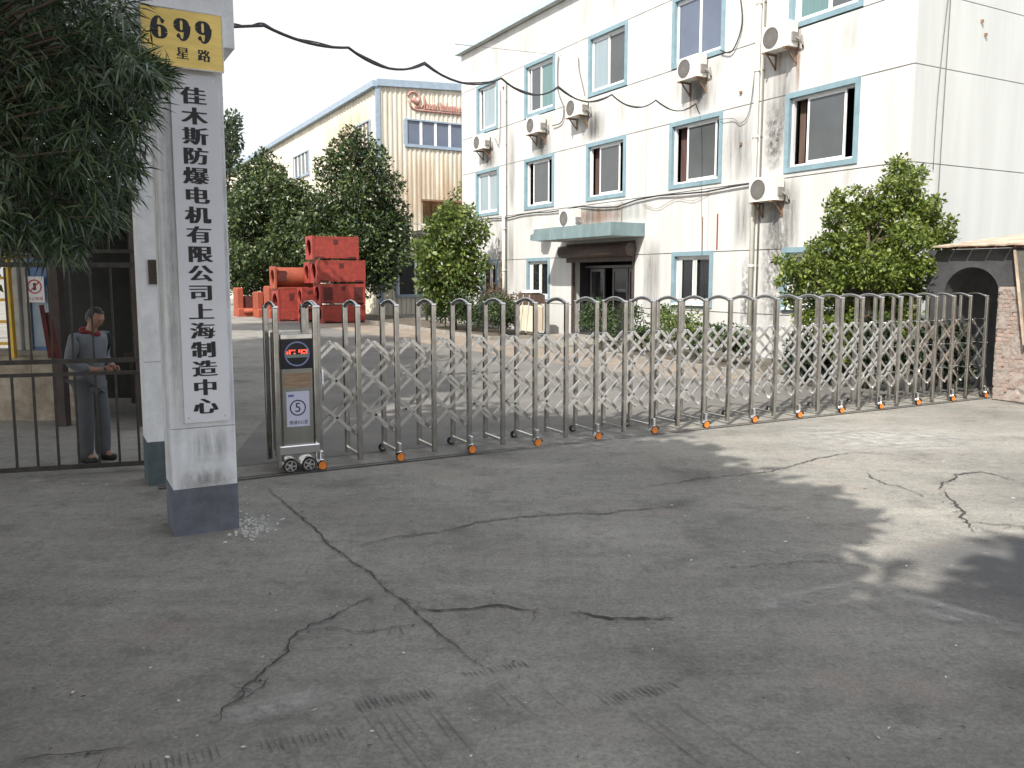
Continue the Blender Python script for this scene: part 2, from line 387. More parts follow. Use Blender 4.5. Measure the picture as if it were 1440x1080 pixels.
CR = [([(375, 685), (420, 725), (470, 770), (530, 815), (575, 850), (600, 875), (640, 910), (680, 940)], .022, .5),
      ([(585, 857), (650, 858), (700, 855), (760, 862)], .04, 1), ([(800, 862), (860, 872), (950, 870)], .04, 1),
      ([(300, 1020), (340, 970), (380, 935), (430, 885), (470, 865), (520, 840)], .028, 1.4),
      ([(330, 985), (352, 972), (375, 952)], .014, 1.2),
      ([(430, 885), (520, 888), (590, 880)], .014, 1), ([(505, 768), (600, 752), (680, 735), (760, 725), (860, 722), (960, 712)], .026, 1.2),
      ([(905, 685), (1000, 672), (1100, 660), (1150, 645), (1200, 637), (1260, 640), (1300, 650)], .03, 1.2),
      ([(1320, 690), (1345, 668), (1380, 664), (1425, 675)], .045, 1.3), ([(1320, 690), (1345, 720), (1375, 750)], .04, 1.3),
      ([(1215, 665), (1240, 680), (1280, 690), (1300, 700)], .025, 1.5), ([(20, 1075), (100, 1065), (180, 1055)], .016, 1),
      ([(1370, 735), (1440, 742), (1500, 735)], .03, 1.2), ([(1000, 800), (1080, 795), (1160, 790), (1230, 800)], .014, 1.2)]
for pts, w, j in CR:
    mb = MB().mat(M['crack']); GP = [G(*p) for p in pts]; ribbon(mb, GP, w * .68, .0085, j); mb.build('crack', ground)
    hair = MB().mat(M['crack']); lip = MB().mat(M['groove'])
    for a, b_ in zip(GP[:-1], GP[1:]):
        L_ = (b_ - a).length; d = (b_ - a).normalized(); sd = Vector((-d.y, d.x, 0))
        for q in range(int(L_ / .22) + 1):
            p = a.lerp(b_, random.random()); k = random.choice((-1, 1))
            if random.random() < .4:
                e1 = p + (d * random.uniform(-.6, .6) + sd * k) * random.uniform(.04, .12); e2 = e1 + (d * random.uniform(-1, 1) + sd * k * .7) * random.uniform(.03, .12); ribbon(hair, [p, e1, e2], .006, .0082, 1.2)
        for q in range(int(L_ / .03)):
            p = a.lerp(b_, random.random()) + sd * random.gauss(0, w * .55); r = random.uniform(.003, .011); an = random.uniform(0, 6.3)
            lip.poly([(p.x + r * math.cos(an + t_) * random.uniform(.6, 1.3), p.y + r * math.sin(an + t_) * random.uniform(.6, 1.3), .0084) for t_ in (0, 1.25, 2.5, 3.8, 5.0)])
    if hair.v: tag(hair.build('hairline_cracks', ground), kind='stuff')
    if lip.v: tag(lip.build('crumbled_edge', ground), kind='stuff')
# anti-slip grooves pressed in the concrete
def grooves(a, b_, length, n, wid):
    mb = MB().mat(M['groove']); A = G(*a); B = G(*b_); d = (G(700, 1075) - G(600, 965)); d.z = 0; d.normalize()
    for i in range(n):
        p = A.lerp(B, i / (n - 1)); L_ = length * random.uniform(.8, 1.1)
        ribbon(mb, [p, p + d * L_], wid * random.uniform(.7, 1.2), .006, .12)
    for i in range(n // 2):
        if random.random() < .6: continue
        p = A.lerp(B, i / (n // 2)); ribbon(mb, [p + d * (length + .03), p + d * (length + random.uniform(.3, .8))], wid * .4, .006, .15)
    tag(mb.build('grooves', ground), kind='stuff')
grooves((497, 985), (602, 968), .13, 16, .011); grooves((180, 1078), (302, 1047), .12, 13, .011); grooves((365, 1042), (482, 1022), .12, 14, .008)
grooves((650, 945), (732, 930), .09, 13, .009); grooves((838, 978), (938, 958), .13, 15, .011); grooves((905, 905), (960, 895), .08, 9, .006)
# plaster crumbs by the pillar foot, litter of leaves and chips on the ground
mb = MB().mat(M['chalk'])
for i in range(150):
    p = G(random.gauss(352, 16), random.gauss(741, 8)); r = random.uniform(.004, .013)
    if (p - G(292, 748)).length < .05: continue
    mb.box(p.x - r, p.x + r, p.y - r * .7, p.y + r * .7, 0, r * .7, Matrix.Translation(p) @ Matrix.Rotation(random.uniform(0, 3), 4, 'Z') @ Matrix.Translation(-p))
tag(mb.build('plaster_crumbs'), kind='stuff')
mb = MB()
for i in range(210):
    mb.mat(M['chalk'] if random.random() < .45 else (M['curtain_brown'] if random.random() < .6 else M['crack']))
    x = random.uniform(20, 1430); y = 600 + 470 * random.random() ** 1.3
    p = G(x, y); r = random.uniform(.006, .017) * (1 if y > 800 else 1.3); a = random.uniform(0, 6.3)
    if p.y > 12: continue
    c, s = math.cos(a) * r, math.sin(a) * r
    mb.poly([(p.x - c, p.y - s, .009), (p.x + s * .4, p.y - c * .4, .012), (p.x + c, p.y + s, .01), (p.x - s * .4, p.y + c * .4, .009)])
tag(mb.build('litter'), kind='stuff')
mb = MB().mat(M['crack'])
for xo, w in ((.14, .018), (.05, .012)):
    A = G0 + GX * xo - GY * 1.6; B = G0 + GX * xo + GY * 11.3; s = GX * w
    mb.poly([tuple(A - s + Vector((0, 0, .008))), tuple(A + s + Vector((0, 0, .008))), tuple(B + s + Vector((0, 0, .008))), tuple(B - s + Vector((0, 0, .008)))])
tag(mb.build('gate_track'), kind='structure')

# ------------------------------------------------------------------ lettering
def text_mesh(body, size, m, bold=0.0, xs=1.0, zs=1.0, thick=.002, shifts=1, align='CENTER'):
    """flat raised lettering in the x-z plane facing -y; thick uprights come from overlaid shifted copies"""
    c = bpy.data.curves.new('lettering', 'FONT'); c.body = body; c.size = size; c.align_x = align; c.align_y = 'CENTER'; c.offset = bold
    o = bpy.data.objects.new('lettering', c); C.objects.link(o)
    dg = bpy.context.evaluated_depsgraph_get(); me = bpy.data.meshes.new_from_object(o.evaluated_get(dg))
    C.objects.unlink(o); bpy.data.objects.remove(o)
    V = np.array([v.co[:] for v in me.vertices]).reshape(-1, 3); F = [tuple(p.vertices) for p in me.polygons]
    vs = []; fs = []
    for k in range(shifts):
        dx = (k - (shifts - 1) / 2) * size * .035
        n = len(vs); vs += [((x * xs + dx), -thick - k * .0004, y * zs) for x, y, z in V]; fs += [tuple(n + i for i in f) for f in F]
    me2 = bpy.data.meshes.new('lettering'); me2.from_pydata(vs, [], fs); me2.materials.append(m); return me2
def stroke(mb, pts, widths, y):               # flat stroke of changing width in the x-z plane
    n0 = len(mb.v); N = len(pts)
    for i, p in enumerate(pts):
        a = Vector(pts[max(i - 1, 0)]); b_ = Vector(pts[min(i + 1, N - 1)]); t = (b_ - a).normalized(); s = Vector((-t.y, t.x)) * widths[i] / 2
        mb.v += [(p[0] + s.x, y, p[1] + s.y), (p[0] - s.x, y, p[1] - s.y)]
    for i in range(N - 1): mb.face((n0 + 2 * i, n0 + 2 * i + 2, n0 + 2 * i + 3, n0 + 2 * i + 1))
def six(mb, cx, cz, h, flip, y):              # fat-faced numeral; turned over it is a nine
    S = -1 if flip else 1
    def P(a, b_): return (cx + S * a * h, cz + S * b_ * h)
    pts = []; ws = []
    for k in range(25):                        # bowl
        an = 2 * math.pi * k / 24; pts.append(P(.19 * math.cos(an), -.19 + .25 * math.sin(an))); ws.append(h * (.075 + .2 * abs(math.cos(an)) ** 1.4))
    stroke(mb, pts, ws, y)
    pts = []; ws = []
    for k in range(15):                        # stem from the bowl's left up and over
        an = math.pi * (1.05 - .88 * k / 14); pts.append(P(-.02 + .215 * math.cos(an) * (1.0 if an > 1.57 else .8), -.12 + (.55 if an < 3.2 else .5) * math.sin(an) * 1.0)); ws.append(h * (.08 + .2 * max(0, -math.cos(an)) ** 1.2))
    stroke(mb, pts, ws, y - .0005)
    n = len(mb.v); q = P(.13, .27)
    mb.v += [(q[0] + .085 * h * math.cos(2 * math.pi * k / 12), y - .001, q[1] + .085 * h * math.sin(2 * math.pi * k / 12)) for k in range(12)]
    mb.face(range(n, n + 12))

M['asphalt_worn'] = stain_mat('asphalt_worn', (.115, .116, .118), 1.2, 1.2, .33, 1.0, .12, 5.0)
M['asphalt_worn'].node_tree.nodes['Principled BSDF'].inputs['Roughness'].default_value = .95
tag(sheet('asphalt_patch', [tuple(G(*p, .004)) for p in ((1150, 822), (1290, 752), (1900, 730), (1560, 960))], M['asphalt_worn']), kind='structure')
M['dirt'] = stain_mat('dirt', (.2, .19, .17), 5, 3, .52, .42, .2, 2.2); M['drip'] = stain_mat('drip', (.33, .33, .32), 9, .8, .52, .6, .16, 2.0)
M['smear'] = stain_mat('smear', (.5, .49, .46), 1.5, 1.5, .52, .8, .16, 4.0)
for q in (((1020, 852), (1250, 800), (1256, 830), (1040, 868)), ((1190, 806), (1460, 884), (1470, 905), (1195, 824)), ((1280, 846), (1400, 870), (1400, 890), (1285, 866)), ((1090, 842), (1215, 818), (1225, 846), (1100, 862)), ((600, 600), (1000, 600), (1000, 640), (600, 640)), ((1080, 590), (1420, 600), (1420, 650), (1090, 640)), ((290, 1000), (470, 960), (480, 985), (310, 1030)), ((330, 725), (400, 722), (405, 760), (325, 765))):
    sheet('cement_smear', [tuple(G(*p, .0098)) for p in q], M['smear'], ground)
# ------------------------------------------------------------------ gate pillars and their signs
PR = RAD(-61.1 + 90)                           # local +x runs along the pillar's front (v), local -y faces the street
P1 = Vector((-2.6135, 6.2831, 0))
pil = empty('gate_pillar', P1, PR, 'white gate pillar with slate grey foot carrying the vertical company board', 'pillar')
MB().mat(M['grey_base']).box(-.004, .480, -.004, .46, 0, .37).build('base', pil)
MB().mat(M['pillar_paint']).box(0, .476, 0, .456, .37, .84).build('shaft', pil)
MB().mat(M['pillar_paint']).box(0, .476, 0, .456, .846, 3.72).build('shaft', pil)
MB().mat(M['joint']).box(.004, .472, .004, .452, .84, .846).build('joint', pil)
MB().mat(M['pillar_paint']).box(-.55, .565, -.05, .5, 3.72, 4.6).build('lintel', pil)
# paint flaking along the right edge
for x0_, x1_, z0_, z1_, k_ in ((.005, .47, .2, .62, 'dirt'), (-.05, .5, .36, .52, 'dirt'), (.005, .09, .5, 3.6, 'drip'), (.44, .475, .6, 3.6, 'drip'), (.1, .46, .55, .84, 'drip'), (.005, .47, .0, .3, 'dirt')):
    sheet('stain', [(max(.003, x0_), -.006, z0_), (min(.473, x1_), -.006, z0_), (min(.473, x1_), -.006, z1_), (max(.003, x0_), -.006, z1_)], M[k_], pil)
for z0_, z1_, k_ in ((.3, .8, 'dirt'), (.4, 3.6, 'drip')):
    sheet('stain', [(-.006, .45, z0_), (-.006, .003, z0_), (-.006, .003, z1_), (-.006, .45, z1_)], M[k_], pil)
mb = MB().mat(M['grey_base'])
for i in range(26):
    z = random.uniform(.4, 3.5); mb.box(.4745, .4775, random.uniform(0, .02), random.uniform(.03, .06), z, z + random.uniform(.006, .04))
tag(mb.build('flaked_edge', pil), kind='stuff')
bd = empty('company_board', P1 + Vector((math.cos(PR), math.sin(PR), 0)) * .268 - Vector((-math.sin(PR), math.cos(PR), 0)) * .004, PR, 'tall white board with a vertical row of black Chinese characters on the front pillar', 'sign')
MB().mat(M['sign_white']).box(-.168, .168, -.035, 0, .89, 3.50).build('board', bd)
txt = '佳木斯防爆电机有限公司上海制造中心'
ztop, zbot = 3.335, 1.005
for i, ch in enumerate(txt):
    z = ztop + (zbot - ztop) * i / (len(txt) - 1)
    link('character', text_mesh(ch, .172, M['ink'], 0, 1.06, .78, .0, 4), bd, (-.012 + .004 * math.sin(i), -.0365, z))
mb = MB().mat(M['steel'])
for x, z in ((.13, 3.47), (.13, .93), (-.14, 3.47), (-.14, .93), (.05, 1.62)): mb.disc((x, -.0355, z), (0, -1, 0), .008, 8, 0, .003)
mb.build('screw', bd)
np_ = empty('number_plate', P1 + Vector((math.cos(PR), math.sin(PR), 0)) * .19 - Vector((-math.sin(PR), math.cos(PR), 0)) * .055, PR, 'brass yellow plate reading 699 above a street name, at the pillar top', 'number plate')
mb = MB().mat(M['brass']).box(-.275, .28, -.02, 0, 3.535, 3.935); mb.build('plate', np_)
mb = MB().mat(M['steel']); 
for a, b_ in (((-.279, -.012, 3.531), (-.279, -.012, 3.939)), ((.284, -.012, 3.531), (.284, -.012, 3.939)), ((-.279, -.012, 3.939), (.284, -.012, 3.939)), ((-.279, -.012, 3.531), (.284, -.012, 3.531))): mb.bar(a, b_, .008, .024, (0, 1, 0))
mb.build('rim', np_)
for k, (x, fl) in enumerate(((-.152, False), (-.002, True), (.146, True))):
    mb = MB().mat(M['ink']); six(mb, 0, 0, .168, fl, 0); mb.build('numeral', np_, (x, -.0215, 3.80))
link('character', text_mesh('星', .092, M['ink'], 0, 1.0, 1.0, 0, 3), np_, (.0, -.0215, 3.628))
link('character', text_mesh('路', .092, M['ink'], 0, 1.0, 1.0, 0, 3), np_, (.148, -.0215, 3.628))

P2 = Vector((-3.5, 7.86, 0))
pi2 = empty('gate_pillar', P2, PR, 'narrower white pillar with dark green foot behind the front pillar, dark plaque on it', 'pillar')
MB().mat(M['green_base']).box(-.004, .424, -.004, .404, 0, .43).build('base', pi2)
MB().mat(M['pillar_paint']).box(0, .42, 0, .4, .43, 1.2).build('shaft', pi2)
MB().mat(M['pillar_paint']).box(0, .42, 0, .4, 1.206, 4.3).build('shaft', pi2)
MB().mat(M['joint']).box(.004, .416, .004, .396, 1.2, 1.206).build('joint', pi2)
pq = empty('plaque', P2 + Vector((math.cos(PR), math.sin(PR), 0)) * .16 - Vector((-math.sin(PR), math.cos(PR), 0)) * .003, PR, 'small dark brown square plaque on the narrower pillar', 'plaque')
MB().mat(M['shed_post']).box(-.08, .09, -.02, 0, 1.94, 2.17).build('plate', pq)
mb = MB().mat(M['iron'])
for i in range(6): mb.box(-.06, .07, -.023, -.021, 1.97 + i * .031, 1.982 + i * .031)
mb.build('slot', pq)

# ------------------------------------------------------------------ sliding stainless gate
gate = empty('folding_gate', G0, GR, 'stainless steel concertina gate of hooped frames and crossed bars across the entrance', 'gate')
SP = .433; NF = 27; BK = -.46; PH = 1.70
def frame_mesh():
    mb = MB().mat(M['steel_dark'])
    for x in (0, BK): mb.box(x - .026, x + .026, -.026, .026, .05, PH, None, .008)
    return mb.mesh('gate_frame')
def arch_mesh():
    mb = MB().mat(M['steel_dark'])
    pts = []
    for k in range(11):
        t = k / 10; pts.append((BK * t, 0, PH - .015 + .06 * math.sin(math.pi * t) ** .8))
    mb.tube(pts, .024, 8)
    mb.mat(M['chrome'])
    for x in (0, BK): mb.box(x - .031, x + .031, -.027, .027, PH, PH + .018, None, .009)
    return mb.mesh('hoop')
def foot_mesh():
    mb = MB().mat(M['steel']); mb.box(BK + .028, -.028, -.016, .016, .085, .115); return mb.mesh('foot_bar')
def bar_mesh(up, half=0):
    """one diagonal: from mid bay to mid bay through the post (half: only the right or left arm)"""
    mb = MB().mat(M['steel']); h = SP / 2
    a = Vector((0, -h, -.2 * up)); b_ = Vector((0, h, .2 * up))
    if half: a = Vector((0, 0, 0)); b_ = Vector((0, half * h, .2))
    mb.bar(a, b_, .012, .026, (1, 0, 0)) if False else mb.bar(a, b_, .033, .018, (1, 0, 0))
    mb.mat(M['chrome'])
    for p in (a, b_): mb.tube([p + Vector((-.014, 0, 0)), p + Vector((.016, 0, 0))], .013, 8)
    return mb.mesh('lattice_bar')
def wheel_mesh():
    mb = MB().mat(M['wheel_orange']).tube([(.052, 0, .05), (.088, 0, .05)], .042, 14)
    mb.mat(M['rubber']).tube([(.056, 0, .05), (.084, 0, .05)], .047, 14, cap=False)
    mb.mat(M['chrome'])
    for k in range(7):
        a0 = math.pi * k / 7; a1 = math.pi * (k + 1) / 7; r = .06
        q = lambda a, x: (x, math.cos(a) * r, .052 + math.sin(a) * r)
        mb.poly([q(a0, .045), q(a0, .097), q(a1, .097), q(a1, .045)])
    mb.box(.03, .075, -.018, .018, .11, .2, None, .006)
    return mb.mesh('wheel')
def back_wheel_mesh():
    mb = MB().mat(M['rubber']).tube([(BK - .085, 0, .05), (BK - .05, 0, .05)], .047, 12)
    mb.mat(M['steel']).tube([(BK - .088, 0, .05), (BK - .047, 0, .05)], .025, 10); mb.box(BK - .06, BK - .03, -.016, .016, .09, .17); return mb.mesh('wheel')
fm, am, ftm, wm, bwm = frame_mesh(), arch_mesh(), foot_mesh(), wheel_mesh(), back_wheel_mesh()
bu, bdn, bl, br = bar_mesh(1), bar_mesh(-1), bar_mesh(1, -1), bar_mesh(1, 1)
pin = MB().mat(M['chrome']).tube([(-.12, 0, 0), (-.34, 0, 0)], .006, 6).mesh('pivot_pin')
LX = (-.115, -.345)
rest = MB().mat(M['steel'])
for i in range(NF):
    fr = link('gate_frame', fm, gate, (0, SP * i, 0))
    link('hoop', am, fr); link('foot_bar', ftm, fr)
    if i % 2 == 0: link('wheel', wm, fr); link('wheel', bwm, fr)
    for li, lx in enumerate(LX):
        for z, me_, dx in ((1.11, bu, 0), (1.11, bdn, .016), (.71, bu, 0), (.71, bdn, .016)):
            if i == 0 and me_ is None: continue
            if li == 1 and i >= 23:
                h = SP / 2; u_ = 1 if me_ is bu else -1
                rest.bar((lx + dx, SP * i - h, z - .2 * u_), (lx + dx, SP * i + h, z + .2 * u_), .033, .018, (1, 0, 0)); continue
            link('lattice_bar', me_, fr, (lx + dx, 0, z))
        for me_, dx in ((bl, 0), (br, .016)):
            if li == 1 and i >= 23: continue
            link('lattice_bar', me_, fr, (lx + dx, 0, .31))
    for z in (1.31, .91, .51): link('pivot_pin', pin, fr, (.0, SP / 2, z))
tag(rest.build('lattice_bars', gate), kind='stuff')
mu = empty('gate_motor_unit', G0 - GY * .43, GR, 'upright steel drive cabinet with round red display and number 5 notice, leading the gate', 'gate motor')
# local y runs along the gate, x to the street; the cabinet front is at x = .03
mb = MB().mat(M['steel_panel']).box(-.45, .03, .04, .37, .17, 1.43, None, .012); mb.build('cabinet', mu)
for y in (0, .40):
    mb = MB().mat(M['steel_dark'])
    for x in (0.02, BK): mb.box(x - .03, x + .03, y - .026, y + .026, .06, PH, None, .008)
    p = mb.build('post', mu)
    mb = MB().mat(M['steel_dark']); mb.tube([(.02 + (BK - .02) * t / 10, y, PH - .015 + .06 * math.sin(math.pi * t / 10) ** .8) for t in range(11)], .019, 8)
    mb.mat(M['chrome'])
    for x in (.02, BK): mb.box(x - .033, x + .033, y - .029, y + .029, PH, PH + .018, None, .009)
    mb.build('hoop', mu)
mb = MB().mat(M['steel']).box(.031, .036, .045, .365, 1.385, 1.425); mb.build('top_trim', mu)
dp = MB().mat(M['display_dark']).box(.031, .04, .045, .365, 1.075, 1.38).build('display', mu)
mb = MB().mat(M['ring_blue']).disc((.0405, .205, 1.228), (1, 0, 0), .128, 32, .113, .006); mb.build('ring', dp)
mb = MB().mat(M['led_strip']); 
mb.poly([(.0415, .098, 1.19), (.0415, .312, 1.19), (.0415, .318, 1.222), (.0415, .092, 1.222)]); mb.build('strip', dp)
mb = MB().mat(M['led_red'])
for i in range(9):
    for j in range(3):
        if random.random() < .22 or i == 4: continue
        mb.box(.041, .0435, .098 + i * .0245, .115 + i * .0245, 1.226 + j * .016, 1.239 + j * .016)
mb.build('led_text', dp)
mb = MB().mat(mat('tape_brown', (.3, .2, .13), .5, var=.2, scale=6, stretch=(1, 1, 8))).box(.031, .033, .06, .35, .88, 1.03); mb.build('faded_sticker', mu)
nt_ = MB().mat(M['paper']).box(.031, .0335, .085, .32, .475, .84).build('notice', mu)
mb = MB().mat(M['ink']).disc((.034, .2, .67), (1, 0, 0), .083, 28, .071, .0008); mb.build('ring', nt_)
RX = Matrix.Rotation(RAD(90), 4, 'Z')
def lettering(body, size, m, parent, loc, bold=0, xs=1, zs=1, name='lettering'):
    o = link(name, text_mesh(body, size, m, bold, xs, zs, 0, 1), parent, loc, RAD(90)); return o
lettering('5', .135, M['ink'], nt_, (.0352, .2, .668), 0, 1.0, 1.0, 'numeral')
lettering('限速5公里', .048, M['ink'], nt_, (.0352, .205, .515), 0, .9, .95)
mb = MB().mat(M['blue_ink'])
for k in range(4): mb.box(.0338, .0346, .105 + k * .015, .117 + k * .015, .785 + .004 * (k % 2), .81)
mb.build('mark', nt_)
mb = MB().mat(M['chrome']).box(.032, .075, .0, .415, .2, .285, None, .01); mb.build('bumper', mu)
mb = MB().mat(M['steel_dark']).box(-.44, .02, .05, .37, .09, .168); mb.build('chassis', mu)
for y in (.10, .29):
    w = MB().mat(M['rubber']).tube([(.04, 0, .075), (.085, 0, .075)], .072, 18).build('drive_wheel', mu, (0, y, 0))
    mb = MB().mat(M['chrome']).disc((.086, 0, .075), (1, 0, 0), .06, 18, .05, .004)
    for k in range(5):
        a = 2 * math.pi * k / 5; mb.bar((.088, 0, .075), (.088, .055 * math.cos(a), .075 + .055 * math.sin(a)), .02, .006, (1, 0, 0))
    mb.disc((.086, 0, .075), (1, 0, 0), .018, 10, 0, .008)
    for k in range(8):
        a0 = .1 + (math.pi - .2) * k / 8; a1 = .1 + (math.pi - .2) * (k + 1) / 8; r = .084
        q = lambda a, x: (x, math.cos(a) * r, .078 + math.sin(a) * r)
        mb.poly([q(a0, .02), q(a0, .1), q(a1, .1), q(a1, .02)])
    mb.build('hub', w)
mb = MB().mat(M['chrome']).tube([(-.0, .475, .72), (.0, .475, 1.05)], .008, 8); mb.build('latch_rod', mu)

# ------------------------------------------------------------------ office building
off = empty('office_building', CORNER, ROT, 'three storey white office block with pale blue window surrounds and a teal door canopy', 'building')
FX0 = -20.7; TOPZ = 11.0
bands = [(.02, 1.12), (1.12, 2.68), (2.68, 4.32), (4.32, 6.22), (6.22, 7.63), (7.63, 9.5), (9.5, 11.0)]
# window: (x0, x1, z0, z1, panes [(f0, f1, kind)], curtain [(f0, f1, mat)])
WIN = []
def W(t0, t1, z0, z1, panes, drapes=()): WIN.append((-t1 - .03, -t0 + .03, z0 - .03, z1 + .03, panes, drapes))
Z3, Z2, Z1 = (7.80, 9.36), (4.58, 6.08), (1.36, 2.56)
W(17.72, 19.2, *Z3, [(.18, .86, 'glass_curtain')], [(0, .16, 'curtain_pale')])
W(13.62, 15.38, *Z3, [(.1, .5, 'glass_grey'), (.46, .98, 'glass_teal')], [])
W(9.6, 11.34, *Z3, [(.0, .5, 'glass_curtain'), (.46, 1, 'glass_grey')], [])
W(5.54, 7.28, *Z3, [(0, .52, 'glass_blue'), (.48, 1, 'glass_blue')], [])
W(1.42, 3.14, *Z3, [(.05, .55, 'glass_teal'), (.52, 1, 'glass_grey')], [])
W(17.64, 19.3, *Z2, [(0, .5, 'glass_curtain'), (.46, 1, 'glass_curtain')], [])
W(13.65, 15.38, *Z2, [(.2, .8, 'glass_grey')], [(.02, .17, 'curtain_brown')])
W(9.6, 11.4, *Z2, [(.26, .84, 'glass_grey')], [(.0, .2, 'curtain_wine')])
W(5.52, 7.3, *Z2, [(.27, .9, 'glass_grey')], [(.02, .22, 'curtain_wine')])
W(1.4, 3.14, *Z2, [(.24, .84, 'glass_grey')], [(.03, .13, 'curtain_brown')])
W(17.78, 18.95, *Z1, [(.05, .52, 'glass_dark'), (.48, 1, 'glass_dark')], [])
W(13.9, 15.2, *Z1, [(.0, .5, 'glass_dark'), (.47, 1, 'glass_dark')], [])
W(5.75, 7.1, *Z1, [(.0, .5, 'glass_dark'), (.47, 1, 'glass_dark')], [])
W(1.5, 3.1, *Z1, [(.0, .5, 'glass_grey'), (.47, 1, 'glass_dark')], [])
DOOR = (-12.35, -8.95, 0, 2.68)
SURR = .12
def intervals(lo, hi, cuts):
    out = [(lo, hi)]
    for a, b_ in cuts:
        nx = []
        for p, q in out:
            if b_ <= p or a >= q: nx.append((p, q)); continue
            if a > p: nx.append((p, a))
            if b_ < q: nx.append((b_, q))
        out = nx
    return out
back = MB().mat(M['joint'])
for z0, z1 in bands:
    cuts = [(w[0] - SURR + .02, w[1] + SURR - .02) for w in WIN if w[2] < z1 - .05 and w[3] > z0 + .05]
    if z0 < DOOR[3] - .1: cuts.append((DOOR[0], DOOR[1]))
    splits = [-16.86, -4.06] + ([-5.83] if z0 == 2.68 else []) + [-8.5, -12.5]
    for p, q in intervals(FX0, 0, cuts):
        back.poly([(p, .05, z0 - .02), (q, .05, z0 - .02), (q, .05, z1), (p, .05, z1)])
        edges = [p] + sorted(s for s in splits if p + .3 < s < q - .3) + [q]
        for a, b_ in zip(edges[:-1], edges[1:]):
            g_ = .007
            MB().mat(M['wall']).box(a + (g_ if a != p else 0), b_ - (g_ if b_ != q else 0), 0, .045, z0 + .011, z1 - .011).build('wall_panel', off)
    # strips above and below each opening inside its band
    for w in WIN:
        if w[2] < z1 - .05 and w[3] > z0 + .05:
            a, b_ = w[0] - SURR + .02, w[1] + SURR - .02
            if w[3] + SURR < z1 - .04: MB().mat(M['wall']).box(a, b_, .001, .045, w[3] + SURR - .02, z1 - .011).build('wall_panel', off)
            if w[2] - SURR > z0 + .04: MB().mat(M['wall']).box(a, b_, .001, .045, z0 + .011, w[2] - SURR + .02).build('wall_panel', off)
back.build('backing_wall', off)
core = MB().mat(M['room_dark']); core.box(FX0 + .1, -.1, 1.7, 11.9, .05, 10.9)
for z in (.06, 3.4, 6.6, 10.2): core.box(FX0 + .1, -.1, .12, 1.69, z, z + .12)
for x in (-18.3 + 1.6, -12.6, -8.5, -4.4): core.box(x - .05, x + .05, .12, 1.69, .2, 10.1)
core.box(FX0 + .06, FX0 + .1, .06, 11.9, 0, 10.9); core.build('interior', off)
for z0, z1 in bands:                            # gable end towards the street
    for a, b_ in ((.0, 4.2), (4.2, 8.2), (8.2, 12.0)):
        MB().mat(M['wall_side']).box(-.05, .001, a + .047 if a == 0 else a + .004, b_ - .004, z0 + .009, z1 - .009).build('wall_panel', off)
MB().mat(M['joint']).box(-.09, -.052, .052, 12, 0, 11).build('backing_wall', off)
MB().mat(M['wall']).box(FX0 - .05, FX0, .0, 12, 0, 11).build('far_wall', off)
MB().mat(M['roof_grey']).box(FX0 - .2, .15, -.12, 12.15, 11.16, 11.26).build('roof', off)
MB().mat(M['eave']).box(FX0 - .22, .17, -.22, -.122, 11.03, 11.29).build('eave', off)
MB().mat(M['wall']).box(FX0 - .2, .15, -.12, 12.15, 11.02, 11.155).build('soffit', off)
frame_w = .055
for wi, (x0, x1, z0, z1, panes, drapes) in enumerate(WIN):
    S = SURR; mb = MB().mat(M['trim_blue'])
    mb.box(x0 - S, x1 + S, -.03, .16, z1, z1 + S); mb.box(x0 - S, x1 + S, -.03, .16, z0 - S, z0)
    mb.box(x0 - S, x0, -.03, .16, z0 + .001, z1 - .001); mb.box(x1, x1 + S, -.03, .16, z0 + .001, z1 - .001)
    wo = mb.build('window', off)
    mb = MB().mat(M['upvc']); f = frame_w
    mb.box(x0, x1, .07, .15, z0, z0 + f); mb.box(x0, x1, .07, .15, z1 - f, z1); mb.box(x0, x0 + f, .07, .15, z0 + f, z1 - f); mb.box(x1 - f * .8, x1, .07, .15, z0 + f, z1 - f)
    mb.build('frame', wo)
    for k, (a, b_, kind) in enumerate(panes):
        xa = x0 + (x1 - x0) * a + .01; xb = x0 + (x1 - x0) * b_ - .01; yy = .085 + .03 * (k % 2)
        mb = MB().mat(M['upvc']); za, zb = z0 + f, z1 - f
        mb.box(xa, xb, yy, yy + .025, za, za + f); mb.box(xa, xb, yy, yy + .025, zb - f * .8, zb); mb.box(xa, xa + f, yy, yy + .025, za + f, zb - f * .8); mb.box(xb - f, xb, yy, yy + .025, za + f, zb - f * .8)
        mb.build('sash', wo)
        MB().mat(M[kind]).box(xa + f, xb - f, yy + .008, yy + .016, za + f, zb - f * .8).build('pane', wo)
    for a, b_, kind in drapes:
        mb = MB().mat(M[kind]); n = 8; xa = x0 + (x1 - x0) * a + .04; xb = x0 + (x1 - x0) * b_ + .03
        for i in range(n):
            p = xa + (xb - xa) * i / n; q = xa + (xb - xa) * (i + 1) / n
            mb.poly([(p, .24 + .03 * (i % 2), z0 + .04), (q, .24 + .03 * ((i + 1) % 2), z0 + .04), (q, .24 + .03 * ((i + 1) % 2), z1 - .03), (p, .24 + .03 * (i % 2), z1 - .03)])
        mb.build('curtain', wo)
    if z0 < 2:                                   # pale curtains drawn aside on the ground floor
        mb = MB().mat(M['curtain_pale'])
        for xa, xb in ((x0 + .1, x0 + .24), (x0 + .72, x0 + .84)): mb.box(xa, xb, .062, .066, z0 + .1, z1 - .1)
        mb.build('curtain', wo)
        MB().mat(M['upvc']).box(x0 - .02, x1 + .02, -.09, -.032, z0 - .07, z0 - .02).build('sill', wo)
